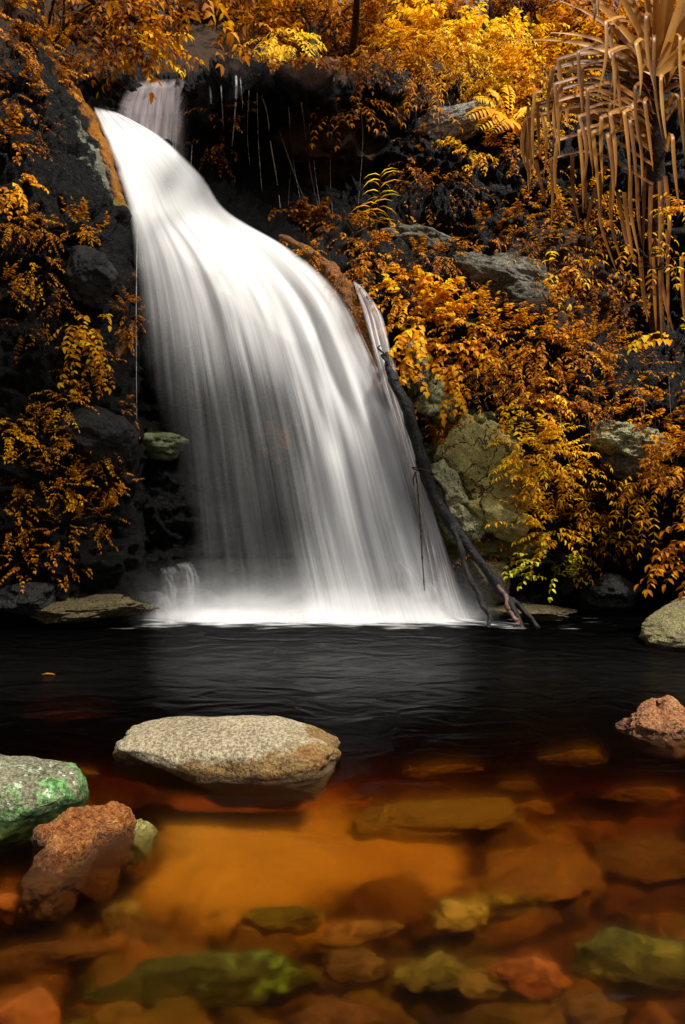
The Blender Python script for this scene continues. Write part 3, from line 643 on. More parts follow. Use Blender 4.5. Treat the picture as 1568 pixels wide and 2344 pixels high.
rock('boulder', P(508, 1800, 4.15) * np.array([1, 1, 0]) + np.array([0, 0, -0.035]), (0.71, 0.37, 0.25), M_GRANITE, 'large flat topped pale granite boulder standing in the shallows', 5, 6, (0, 0, 0.02), 3.4, 9, 0.88, 0.08, 0.03, boulder_shape)
def green_lichen(nt, c):
    pos = geo_pos(nt); sx = nt.nodes.new('ShaderNodeSeparateXYZ'); nt.links.new(pos, sx.inputs[0])
    n = noise(nt, pos, 9, 6, 0.75); n2 = noise(nt, pos, 30, 4, 0.7)
    k = remap(nt, mth(nt, 'ADD', n, mth(nt, 'MULTIPLY', sx.outputs[2], -1.4)), 0.34, 0.46)
    c = mixc(nt, k, c, mixc(nt, remap(nt, n2, 0.42, 0.6), (0.03, 0.10, 0.02), (0.16, 0.36, 0.10)))
    return mixc(nt, remap(nt, noise(nt, pos, 14, 6, 0.8), 0.55, 0.63), c, (0.5, 0.62, 0.42))
M_GREENROCK = rock_material('green lichen rock', [(0.035, 0.033, 0.018), (0.12, 0.11, 0.065), (0.25, 0.23, 0.14)], 0.4, 60, 0.8, 3, bumps=0.9, extra=green_lichen, wet=True)
rock('boulder', (-1.83, 3.60, -0.04), (0.46, 0.34, 0.23), M_GREENROCK, 'grey boulder splashed with bright green lichen at the left edge', 12, 6, (0, 0.08, 0.1), 2.5, 7, .85, .07, .03)
M_REDROCK = rock_material('red brown rock', [(0.05, 0.016, 0.005), (0.30, 0.075, 0.015), (0.50, 0.25, 0.07)], 0.3, 60, 0.36, 8, bumps=1.0, moss=((0.16, 0.20, 0.03), 0.6), wet=True)
def rr(p):
    p = p.copy(); f = sstep(0.2, -1, p[:, 1]); p[:, 0] -= 0.25 * f; p[:, 2] -= 0.35 * f; p[:, 2] -= 0.5 * sstep(.3, 1., p[:, 0]); return p
rock('rock', (-1.20, 3.18, -0.085), (0.235, 0.17, 0.225), M_REDROCK, 'knobbly red brown rock ridge lying against the green lichen boulder', 23, 6, (0, 0.12, 0.1), 2.5, 12, .74, .16, .07)
rock('rock', (-1.22, 2.97, -0.05), (0.115, 0.19, 0.15), M_REDROCK, 'wet rusty rock lobe running forward from the red brown ridge', 24, 6, (0.25, 0, -0.12), 2.6, 11, .76, .15, .06)
rock('rock', (-1.0, 3.28, -0.085), (0.12, 0.085, 0.10), rock_material('olive wet rock', [(0.06, 0.05, 0.01), (0.16, 0.135, 0.03), (0.28, 0.24, 0.07)], .4, 70, .5, 5), 'olive rounded tail stone half under water against the red brown rock', 27, 5, (0, 0, 0.2))
M_REDPALE = rock_material('red and cream rock', [(0.08, 0.024, 0.008), (0.36, 0.10, 0.02), (0.52, 0.33, 0.15)], 0.3, 60, 0.6, 6, bumps=1.0, wet=True)
def rp(p):
    p = p.copy(); p[:, 2] *= (1 - 0.5 * sstep(0.1, -1, p[:, 0])) * (1 - .3 * sstep(.3, 1, p[:, 0])); g = np.exp(-((p[:, 0] + .28 - .25 * p[:, 2]) / .07) ** 2); p[:, 1] += .22 * g * (p[:, 1] < 0); p[:, 2] -= .12 * g; return p
rock('rock', P(1500, 1680, 4.75) * np.array([1, 1, 0]) + np.array([0.03, 0, 0.0]), (0.31, 0.24, 0.20), M_REDPALE, 'red and cream peaked rock alone in the dark pool', 33, 6, (0, .1, -0.1), 2.4, 14, .70, .20, .09, rp)
M_MOSSY = rock_material('mossy tan boulder', [(0.05, 0.042, 0.015), (0.17, 0.145, 0.06), (0.34, 0.29, 0.15)], 0.45, 60, 0.8, 3, bumps=0.9, moss=((0.16, 0.15, 0.04), .5), wet=True)
def mb(p):
    p = p.copy(); t = sstep(0.15, -0.7, p[:, 2]) * sstep(0.1, -0.9, p[:, 0]); p[:, 0] += 0.35 * t; p[:, 1] += .5 * t * (p[:, 1] < 0); p[:, 2] *= 1 - .62 * sstep(.35, -1, p[:, 0]) * (p[:, 2] > 0); return p
rock('boulder', (4.42, 7.9, -0.02), (1.05, 0.75, 0.72), M_MOSSY, 'mossy tan boulder on the pool bank at the right edge', 41, 6, (0, 0.05, 0.1), 2.4, 6, .85, .08, .03, mb)

M_LICHENFACE = rock_material('yellow green lichen face', [(0.055, 0.045, 0.009), (0.215, 0.18, 0.045), (0.40, 0.345, 0.115)], .35, 60, .85, 2.0, crack=1.7, moss=((0.17, 0.065, 0.008), .56), bumps=.7)
M_PALELICHEN = rock_material('pale lichen stone', [(0.03, 0.035, 0.012), (0.17, 0.16, 0.065), (0.44, 0.41, 0.22)], .3, 50, .85, 3.2, crack=3.0, moss=((0.20, 0.09, 0.015), .6), bumps=.8)
M_OLIVE = rock_material('olive cliff rock', [(0.03, 0.03, 0.015), (0.13, 0.125, 0.05), (0.27, 0.26, 0.13)], .35, 60, .85, 2.8, crack=2.0, bumps=.8)
M_GREY = rock_material('grey speckled cliff rock', [(0.009, 0.009, 0.006), (0.045, 0.042, 0.026), (0.19, 0.175, 0.125)], .3, 26, .85, 3.2, bumps=1.0, moss=((0.22, 0.08, 0.01), .62))
M_PALEGREY = rock_material('weathered pale ledge', [(0.03, 0.03, 0.025), (0.15, 0.145, 0.12), (0.46, 0.42, 0.36)], .3, 24, .85, 4.5, bumps=1.0)
M_DIMOLIVE = rock_material('dim olive shelf', [(0.012, 0.014, 0.006), (0.045, 0.052, 0.018), (0.10, 0.11, 0.045)], .3, 50, .7, 4, crack=3.0, bumps=.8)
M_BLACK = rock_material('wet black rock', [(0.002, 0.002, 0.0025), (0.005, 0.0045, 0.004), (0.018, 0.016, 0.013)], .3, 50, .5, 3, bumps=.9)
M_BROWNLEDGE = rock_material('yellow brown ledge', [(0.008, 0.006, 0.002), (0.036, 0.027, 0.008), (0.13, 0.095, 0.035)], .5, 40, .6, 4, bumps=1.0)
for (cx, cy, hx, hy, Y, th, ang, mat, sd, lab) in [
    (1112, 1080, 112, 105, 10.2, .34, 40, M_LICHENFACE, 3, 'big cracked yellow green lichen slab beside the leaning log'),
    (1130, 1185, 75, 42, 10.0, .3, 25, M_LICHENFACE, 7, 'lower lichen slab under the big cracked one, split by rusty seams'),
    (1015, 1120, 40, 62, 10.0, .3, -25, M_PALELICHEN, 9, 'pale broken lichen rock tucked close behind the log'),
    (1058, 1200, 52, 40, 9.98, .3, 20, M_PALELICHEN, 12, 'pale knobbly lichen rock below the big slab, above the log fork'),
    (1005, 918, 48, 44, 10.35, .3, 15, M_OLIVE, 15, 'olive rounded rock just above the rusty moss patch'),
    (958, 850, 26, 62, 10.42, .25, -8, M_OLIVE, 17, 'upright olive rock beside the lacy side cascade'),
    (1430, 1008, 88, 40, 10.1, .35, 8, M_PALELICHEN, 19, 'pale weathered slab jutting out under the hanging orange shrubs'),
    (1440, 1065, 70, 30, 10.15, .3, 10, M_GREY, 20, 'dark speckled rock directly under the pale jutting slab'),
    (1150, 640, 105, 55, 11.45, .4, 18, M_GREY, 22, 'broad grey speckled rock in the middle of the overgrown slope'),
    (1210, 690, 60, 40, 11.2, .3, 10, M_GREY, 26, 'green grey rock at the lower end of the broad speckled one'),
    (950, 545, 72, 30, 11.9, .35, 12, M_GREY, 24, 'grey rock under the tall yellow sapling'),
    (1035, 282, 92, 38, 13.2, .4, -14, M_PALEGREY, 28, 'pale weathered ledge below the bright ferns'),
    (900, 225, 50, 60, 13.4, .35, 25, M_GREY, 29, 'dim grey rock shoulder between the dripping wall and pale ledge'),
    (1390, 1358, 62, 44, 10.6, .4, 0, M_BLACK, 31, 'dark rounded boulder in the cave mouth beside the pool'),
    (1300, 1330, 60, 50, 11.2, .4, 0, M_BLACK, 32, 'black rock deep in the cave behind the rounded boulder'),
    (1210, 1400, 95, 12, 9.95, .4, 2, M_BROWNLEDGE, 34, 'low brown ledge at the waterline behind the log feet'),
    (1120, 1330, 52, 52, 9.95, .3, 40, M_BROWNLEDGE, 35, 'brown moss speckled rock between the two log legs and cave'),
    (190, 1395, 130, 24, 9.0, .4, -3, M_BROWNLEDGE, 36, 'yellow brown ledge along the waterline below the creepers'),
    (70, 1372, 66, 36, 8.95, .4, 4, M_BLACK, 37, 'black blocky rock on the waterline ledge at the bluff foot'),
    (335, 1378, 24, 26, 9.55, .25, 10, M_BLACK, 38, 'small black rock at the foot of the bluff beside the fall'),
    (350, 1018, 74, 28, 10.55, .3, 3, M_DIMOLIVE, 39, 'dull green rock shelf behind the thin edge of the fall'),
    (205, 625, 52, 62, 9.75, .35, -20, M_BLACK, 42, 'charcoal rounded rock bulging from the bluff among small creepers'),
    (220, 1000, 75, 55, 9.3, .35, 15, M_BLACK, 43, 'dark bulging rock under the thick creeper on the bluff'),
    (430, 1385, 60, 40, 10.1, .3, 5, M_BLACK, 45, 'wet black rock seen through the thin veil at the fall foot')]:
    s = K * Y
    rock('rock', P(cx, cy, Y), (hx * s * 1.05, th, hy * s * 1.05), mat, lab, sd, 6 if hx > 80 else 5, (0, math.radians(ang), 0), 3.0, 13, .76, .2, .09, group='rocks set in the cliff')
# orange mossy rim along the right edge of the main fall
v, f = tube(px_path([(640, 540, 11.15), (700, 572, 10.98), (755, 625, 10.75), (795, 690, 10.55), (825, 755, 10.47), (845, 830, 10.42), (866, 900, 10.45)], 140), np.concatenate([np.linspace(.03, .15, 60), np.linspace(.15, .07, 80)]), 28, .4, 4, 1.0)
tag(link('rock', mesh_np('rock', v, f, rock_material('orange algae rock', [(0.025, 0.009, 0.002), (0.18, 0.058, 0.005), (0.36, 0.13, 0.012)], .4, 40, .6, 6, bumps=1.2, moss=((0.03, 0.03, 0.012), .54)))), 'long rock rim coated in orange algae between main fall and side cascade', 'rock')

# stones under water
def stone_mat(name, c, g=None):
    c = tuple(x * .58 for x in c); d = tuple(x * .35 for x in c); l = tuple(min(1, x * 1.5) for x in c)
    return rock_material(name, [d, c, l], .32, 16, .8, 7, bumps=.6, moss=((g, .52) if g else None))
STM = {k: stone_mat('stone ' + k, c, g) for k, c, g in [('ochre', (0.40, 0.30, 0.13), None), ('orange', (0.46, 0.26, 0.12), None), ('gold', (0.78, 0.62, 0.24), None), ('red', (0.66, 0.24, 0.09), None), ('olive', (0.28, 0.27, 0.11), (0.42, 0.36, 0.10)), ('brown', (0.24, 0.15, 0.08), None), ('maroon', (0.22, 0.11, 0.07), None), ('moss', (0.12, 0.14, 0.05), (0.20, 0.44, 0.12)), ('mossgold', (0.15, 0.17, 0.06), (0.40, 0.42, 0.14)), ('tan', (0.42, 0.32, 0.16), None)]}
for (cx, cy, hx, hy, dep, hz, m, sd, rz, lab) in [
    (985, 1850, 200, 62, .30, .10, 'ochre', 1, .12, 'broad flat ochre slab under water beside the granite boulder'),
    (1320, 1722, 78, 26, .34, .10, 'ochre', 2, 0, 'small ochre stone under water toward the red and cream rock'),
    (1010, 1752, 90, 22, .38, .08, 'tan', 3, .1, 'tan submerged stone just behind the broad ochre slab'),
    (1190, 1790, 60, 22, .36, .08, 'brown', 4, 0, 'low brown stone under water above the slab corner'),
    (1480, 1805, 90, 38, .34, .12, 'orange', 5, -.1, 'orange submerged stone off the red and cream rock'),
    (1225, 1835, 55, 22, .34, .08, 'orange', 6, .1, 'small orange stone at the tip of the ochre slab'),
    (1055, 2072, 68, 34, .24, .10, 'gold', 7, .1, 'bright golden oval stone alone under water'),
    (1205, 2200, 90, 52, .22, .13, 'red', 8, -.1, 'vivid red orange rounded stone under water'),
    (990, 2200, 92, 44, .26, .11, 'olive', 9, .2, 'olive stone with a gold edge beside the vivid red one'),
    (810, 2190, 85, 52, .28, .12, 'brown', 10, 0, 'brown block stone between the mossy slab and the olive stone'),
    (470, 2195, 240, 60, .24, .16, 'moss', 11, .12, 'long mossy slab with bright green patches under water'),
    (1465, 2150, 150, 95, .20, .20, 'mossgold', 12, 0, 'big round mossy green boulder under water at the right'),
    (50, 2285, 90, 85, .20, .16, 'red', 13, .2, 'bright orange red stone in the bottom left corner'),
    (760, 2310, 120, 55, .28, .12, 'maroon', 14, 0, 'dark maroon stone at the bottom edge below the brown block'),
    (285, 2080, 46, 40, .28, .10, 'tan', 15, .3, 'small tan stone at the edge of the sand below the red rock'),
    (105, 2160, 150, 56, .28, .12, 'maroon', 16, .1, 'wide maroon slab under water above the bottom left stone'),
    (330, 2140, 95, 45, .30, .10, 'brown', 17, -.2, 'brown wedge stone above the long mossy slab'),
    (1215, 1985, 150, 80, .34, .08, 'orange', 18, .3, 'wide rusty orange plate of rock under water'),
    (1140, 2050, 110, 45, .33, .09, 'olive', 19, .1, 'dull olive plate behind the golden oval stone'),
    (1480, 1950, 130, 70, .34, .10, 'brown', 20, .15, 'broad brown plate under water above the round mossy boulder'),
    (640, 2082, 110, 44, .32, .09, 'olive', 21, .1, 'dark olive flat stone lying on the sand patch'),
    (265, 1975, 80, 55, .30, .10, 'maroon', 22, .2, 'reddish stone under water beside the red brown rock'),
    (140, 1760, 95, 30, .20, .10, 'maroon', 23, 0, 'reddish stone just under the surface behind the green boulder'),
    (10, 2055, 40, 30, .22, .10, 'red', 24, 0, 'small red stone cut by the left edge'),
    (1330, 2300, 110, 42, .32, .10, 'brown', 25, 0, 'dim brown stone at the bottom below the vivid red one'),
    (150, 1628, 120, 22, .65, .10, 'olive', 26, 0, 'faint olive slab deep under water far behind the green boulder'),
    (820, 2120, 90, 22, .30, .07, 'orange', 27, .2, 'thin orange ridge of rock at the front edge of the sand'),
    (1110, 2230, 70, 40, .28, .09, 'ochre', 28, .1, 'ochre stone half hidden under the vivid red one'),
    (580, 1790, 150, 30, .33, .10, 'ochre', 29, 0, 'ochre foot stone under water at the front of the granite boulder')]:
    t = (cy - 1171.7) * K; Y = (1.5 + dep) / t; sn = t / math.hypot(1, t)
    hy_m = max(.06, (hy * K * Y - hz * .75) / sn * .95)
    rock('stone', P(cx, cy, Y) + np.array([0, hy_m * .15, -hz * .55]), (hx * K * Y, hy_m, hz * .62), STM[m], lab, 100 + sd, 5, (0, 0, rz), 2.4, 11, .74, .24, .05, group='stones on the stream bed', cat='stone')

# ---------------------------------------------------------------- foliage engine
class Leaves:
    def __init__(self): self.p, self.d, self.n, self.l, self.w, self.t, self.c = [], [], [], [], [], [], []
    def add(self, p, d, n, l, w, t, c=0.18):
        p = np.atleast_2d(p); k = len(p)
        for lst, x, wd in ((self.p, p, 3), (self.d, d, 3), (self.n, n, 3)): lst.append(np.broadcast_to(x, (k, 3)))
        for lst, x in ((self.l, l), (self.w, w), (self.t, t), (self.c, c)): lst.append(np.broadcast_to(x, (k,)))
    def into(self, acc, mat=0):
        if not self.p: return
        p, d, n = (np.concatenate(x).astype(float) for x in (self.p, self.d, self.n)); l, w, t, c = (np.concatenate(x).astype(float) for x in (self.l, self.w, self.t, self.c))
        d /= np.linalg.norm(d, axis=1, keepdims=True) + 1e-9
        s = np.cross(d, n); s /= np.linalg.norm(s, axis=1, keepdims=True) + 1e-9; n = np.cross(s, d)
        L, W, Cc = l[:, None], w[:, None], (c * l)[:, None]
        a = p; m1 = p + d * L * .36 - n * Cc * .04; m2 = p + d * L * .70 - n * Cc * .42; tip = p + d * L * .97 - n * Cc * 1.1
        up = n * W * .22
        l1 = p + d * L * .33 + s * W * .5 + up; r1 = p + d * L * .33 - s * W * .5 + up
        l2 = m2 + s * W * .36 + up * .8; r2 = m2 - s * W * .36 + up * .8
        V = np.stack([a, m1, m2, tip, l1, r1, l2, r2], 1).reshape(-1, 3)
        b = (np.arange(len(p)) * 8)[:, None, None]
        T = np.array([[0, 1, 4], [0, 5, 1], [2, 3, 6], [2, 7, 3]])[None] + b; Q = np.array([[1, 2, 6, 4], [1, 5, 7, 2]])[None] + b
        acc.add(V, [T.reshape(-1, 3), Q.reshape(-1, 4)], mat, tint=np.repeat(np.clip(t, 0, 1), 8))
def unit(v): v = np.asarray(v, float); return v / (np.linalg.norm(v, axis=-1, keepdims=True) + 1e-9)
def twig(LV, acc, p0, dirn, length, leaf, tint, rg, droop=.5, wr=.42, spacing=.5, jit=.16, stemr=.004, tw=True):
    n = max(3, int(length / (leaf * spacing)))
    t = np.linspace(0, 1, n + 1); dirn = unit(dirn)
    path = p0 + dirn * (t * length)[:, None] + np.array([0, 0, -1.0]) * (droop * length * t ** 2)[:, None]
    path += np.stack([vnoise(np.stack([t * 3, t * 0 + k, t * 0 + rg.random() * 50], -1), 3) for k in range(3)], -1) * length * .06 * t[:, None]
    T = unit(np.gradient(path, axis=0)); up = np.array([0, 0, 1.0]); S = unit(np.cross(T, up) + 1e-3)
    N = np.cross(S, T)
    for sg in (1, -1):
        k = slice(1, None); m = n
        d = T[k] * .55 + S[k] * sg * .85 + rg.normal(size=(m, 3)) * .22 + np.array([0, 0, -.22])
        nn = N[k] + rg.normal(size=(m, 3)) * .3 + np.array([0, -.25, .3])
        sc = leaf * (0.75 + .5 * rg.random(m)) * (1 - .3 * t[k] ** 3)
        keep = rg.random(m) > .12
        LV.add(path[k][keep], d[keep], nn[keep], sc[keep], sc[keep] * wr, (tint + rg.normal(size=m) * jit)[keep], .12 + .25 * rg.random(keep.sum()))
    LV.add(path[-1:], T[-1:] + [[0, 0, -.2]], N[-1:], leaf, leaf * wr, tint + .1)
    if tw:
        v, f = tube(path, np.linspace(stemr, stemr * .4, len(path)), 3, cap=False); acc.add(v, f, 1, tint=.2)
def shrub(name, cx, cy, rx, ry, n, leaf, tint, label, cat='shrub', fun=None, out=.30, droop=None, wr=None, group=None, mats=None, Y=None, nst=6, tl=None, jit=.16, spacing=.5, seed=None, upw=.25):
    fun = fun or D
    rg = np.random.default_rng(seed if seed is not None else int(cx * 13 + cy * 7) % 99991)
    Y0 = float(fun(cx, cy)) if Y is None else Y; s = K * Y0
    if droop is None: droop = .1 + .75 * rg.random(); spacing = spacing * (.75 + .7 * rg.random())
    if wr is None: wr = (.24, .32, .40, .52)[rg.integers(4)]; leaf = leaf * (.85 + .4 * rg.random())
    root = P(cx, cy + ry * .35, Y0 + .05)
    LV, acc, stems = Leaves(), Acc(), Acc()
    o = empty(name, root, label, cat, group)
    tl = tl or leaf * 4.5
    ends = []
    for i in range(nst):
        a = 2 * math.pi * (i + rg.random() * .8) / nst; r = .45 + .5 * rg.random()
        qx, qy = cx + rx * r * math.cos(a), cy + ry * r * math.sin(a)
        Yq = (float(fun(qx, qy)) if Y is None else Y) - out * (.25 + .9 * rg.random())
        e = P(qx, qy, Yq); mid = (root + e) / 2 + np.array([0, -out * .35, .12 * ry * s])
        path = catmull([root, mid, e], np.linspace(0, 1, 9)); ends.append(path)
        v, f = tube(path, np.linspace(.011, .004, 9) * (leaf / .1) ** .5, 4, cap=False); stems.add(v, f, 0, tint=.2)
    for k in range(n):
        path = ends[rg.integers(nst)]; t = .25 + .75 * rg.random() ** .7
        p0 = catmull(path, np.array([t]))[0] + np.array([rg.normal() * rx * s * .30, -abs(rg.normal()) * out * .25, rg.normal() * ry * s * .30])
        lat = unit(np.array([(p0[0] - root[0]) / max(rx * s, .05), 0, (p0[2] - root[2] - .2 * ry * s) / max(ry * s, .05)]))
        dr = lat * .8 + np.array([rg.normal() * .5, -.55, upw + rg.normal() * .3])
        twig(LV, acc, p0, dr, tl * (.6 + .7 * rg.random()), leaf, tint + rg.normal() * .07, rg, droop, wr, spacing, jit)
    LV.into(acc, 0)
    acc.build('foliage', mats or [M_LEAF, M_TWIG], o, smooth=True, loc=root)
    stems.build('stems', [M_TWIG], o, loc=root)
    return o

GR = 'shrubs on the slope beside the fall'
for (cx, cy, rx, ry, n, lf, ti, kw, lab) in [
    (700, 525, 70, 26, 16, .13, .30, {}, 'dim broad leaved shrub where the white water meets the dripping wall'),
    (800, 540, 60, 36, 18, .12, .38, {}, 'dull brown shrub under the dripping wall, left of the yellow sapling'),
    (865, 590, 55, 36, 26, .10, .50, {}, 'orange shrub at the foot of the tall yellow sapling'),
    (850, 655, 55, 40, 26, .10, .46, {}, 'rust shrub above the start of the lacy side cascade'),
    (925, 665, 55, 42, 30, .10, .60, {}, 'bright orange shrub right of the side cascade top'),
    (955, 742, 60, 52, 24, .17, .80, dict(wr=.62), 'large rounded leaf yellow orange shrub beside the side cascade'),
    (1005, 830, 62, 52, 28, .15, .68, dict(wr=.58), 'broad leaved orange shrub drooping above the olive rocks'),
    (1000, 590, 100, 32, 34, .08, .46, dict(wr=.3), 'low feathery orange shrub spilling over the grey speckled rock'),
    (1060, 650, 80, 36, 28, .08, .42, dict(wr=.3), 'feathery dull orange shrub left of the broad grey rock'),
    (1070, 745, 70, 46, 34, .10, .64, {}, 'leafy orange shrub below the broad grey rock, left half'),
    (1160, 770, 76, 50, 40, .10, .62, {}, 'leafy orange shrub below the broad grey rock, right half'),
    (1250, 800, 80, 52, 40, .10, .56, {}, 'spreading orange shrub midway across the slope'),
    (1340, 800, 80, 56, 40, .10, .52, {}, 'rust orange shrub below the pandanus shade'),
    (1425, 845, 62, 66, 36, .10, .50, {}, 'tall rust shrub leaning out beside the black hollow'),
    (1090, 862, 66, 44, 34, .10, .60, {}, 'orange shrub hanging above the olive rounded rock'),
    (1180, 872, 76, 42, 34, .09, .42, {}, 'dim brown shrub under the leafy orange pair'),
    (1275, 890, 76, 42, 30, .09, .36, {}, 'dark brown shrub beneath the spreading orange one'),
    (1370, 920, 80, 40, 32, .09, .44, {}, 'dull orange shrub above the pale jutting slab'),
    (1018, 975, 52, 46, 40, .07, .42, dict(wr=.3, out=.15), 'fine rust coloured moss shrub capping the big lichen slab'),
    (1205, 945, 50, 48, 26, .11, .82, {}, 'yellow leaved shrub above the brightest yellow cluster'),
    (1185, 1025, 60, 52, 34, .11, .94, dict(out=.4), 'brightest yellow shrub arching over the lichen slab'),
    (1262, 1040, 56, 56, 26, .11, .84, dict(out=.4), 'golden shrub right beside the brightest yellow one'),
    (1250, 1120, 64, 46, 30, .11, .84, dict(out=.4), 'golden hanging shrub below the brightest yellow one'),
    (1330, 1090, 56, 40, 20, .10, .74, {}, 'loose golden shrub left of the pale jutting slab'),
    (1350, 1150, 62, 46, 36, .10, .56, dict(wr=.2), 'narrow leaved orange shrub in front of the cave top'),
    (1240, 1200, 66, 44, 28, .11, .80, dict(out=.45), 'golden shrub overhanging the brown rock and cave'),
    (1310, 1230, 66, 40, 30, .10, .60, {}, 'orange shrub fringe at the top of the cave mouth'),
    (1235, 1285, 56, 36, 16, .12, .86, dict(out=.5, mats=[M_LEAFGREEN, M_TWIG]), 'greenish yellow sprig hanging lowest over the cave'),
    (1280, 1320, 38, 16, 7, .12, .95, dict(out=.55, droop=.2, wr=.4, mats=[M_LEAFGREEN, M_TWIG]), 'pale yellow lowest leaf spray dangling before the black cave'),
    (1400, 1225, 66, 26, 26, .09, .34, dict(wr=.22), 'dim narrow leaved shrub along the cave lip'),
    (1120, 1245, 60, 30, 24, .07, .36, dict(out=.15, wr=.3), 'small brown moss shrub on the rock above the log legs'),
    (1500, 960, 62, 62, 34, .11, .50, {}, 'rust shrub hanging beside the end of the pale slab'),
    (1470, 1110, 46, 70, 20, .12, .68, dict(out=.45, droop=.8), 'orange hanging shrub trailing below the pale slab'),
    (1545, 1050, 44, 76, 34, .12, .50, dict(out=.4), 'rust shrub filling the right edge beside the slab'),
    (1562, 1265, 26, 60, 12, .16, .46, dict(Y=8.6, out=.3), 'broad leaf orange plant above the mossy tan boulder'),
    (1545, 785, 26, 26, 4, .18, .95, dict(Y=9.2, out=.3, wr=.5), 'big leaved yellow rosette plant at the edge of the black hollow'),
    (1500, 612, 80, 22, 8, .12, .76, dict(Y=8.2, out=.3), 'yellow orange shrub across the lower pandanus stems'),
    (1420, 560, 60, 22, 8, .11, .66, dict(Y=8.9, out=.3), 'orange sprig shrub behind the lower hanging pandanus leaves'),
    (1552, 485, 34, 24, 8, .13, .70, dict(Y=8.2, out=.25), 'orange shrub beside the pandanus trunk at the edge'),
    (1320, 470, 80, 52, 36, .10, .62, {}, 'orange shrub seen between the longest hanging pandanus leaves'),
    (1225, 500, 66, 40, 30, .10, .50, {}, 'dull orange shrub left of the pandanus leaf tips'),
    (1270, 575, 80, 36, 32, .10, .50, {}, 'orange shrub on the shaded terrace below the pandanus tips'),
    (1250, 622, 46, 30, 10, .17, .84, dict(wr=.3), 'spiky yellow tuft on the shaded terrace'),
    (1330, 640, 90, 32, 34, .09, .40, {}, 'dim low shrub right of the spiky yellow tuft'),
    (1420, 700, 70, 36, 24, .09, .30, {}, 'dark brown shrub above the black hollow'),
    (1290, 720, 70, 30, 24, .09, .38, {}, 'dull brown shrub below the dim low one'),
    (1120, 545, 70, 30, 22, .09, .34, {}, 'dark shrub on the ledge right of the sapling rock'),
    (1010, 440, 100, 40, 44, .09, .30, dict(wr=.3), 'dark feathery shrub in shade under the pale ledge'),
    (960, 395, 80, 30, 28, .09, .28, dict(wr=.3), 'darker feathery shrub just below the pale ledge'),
    (1080, 348, 36, 22, 12, .13, .80, dict(wr=.5), 'small bright star leaved plant below the ferns'),
    (965, 322, 64, 14, 22, .06, .44, dict(out=.12, wr=.35), 'low orange moss plant along the underside of the pale ledge'),
    (1180, 335, 60, 56, 34, .10, .52, {}, 'orange shrub under the ferns left of the pandanus fringe'),
    (1260, 370, 66, 60, 36, .10, .62, {}, 'orange shrub behind the left pandanus fringe'),
    (1240, 270, 70, 50, 36, .11, .76, {}, 'yellow orange shrub behind the topmost pandanus arches'),
    (1330, 220, 66, 66, 34, .11, .48, {}, 'rust shrub behind the pandanus crown'),
    (805, 258, 46, 24, 14, .13, .44, dict(out=.35), 'orange leaf spray hanging high on the dark wall'),
    (520, 262, 56, 24, 10, .10, .40, dict(out=.2), 'sparse orange leaves clinging to the wet wall by the trickles'),
    (505, 335, 56, 26, 10, .11, .42, dict(out=.2), 'sparse orange leaves low on the wet wall above the white water'),
    (712, 582, 22, 22, 22, .045, .52, dict(out=.08, Y=10.85, nst=5), 'tiny moss tuft at the upper end of the orange algae rim'),
    (768, 648, 22, 28, 24, .045, .50, dict(out=.08, Y=10.55, nst=5), 'tiny moss tuft midway down the orange algae rim'),
    (812, 728, 18, 34, 24, .045, .48, dict(out=.08, Y=10.38, nst=5), 'tiny moss tuft at the lower part of the orange algae rim'),
    (660, 500, 30, 16, 7, .11, .34, dict(out=.2), 'tiny dim plant at the foot of the long wavy trickle')]:
    shrub('shrub', cx, cy, rx, ry, int(n * 1.1 + 1), lf * .78, ti, lab, group=GR, **kw)

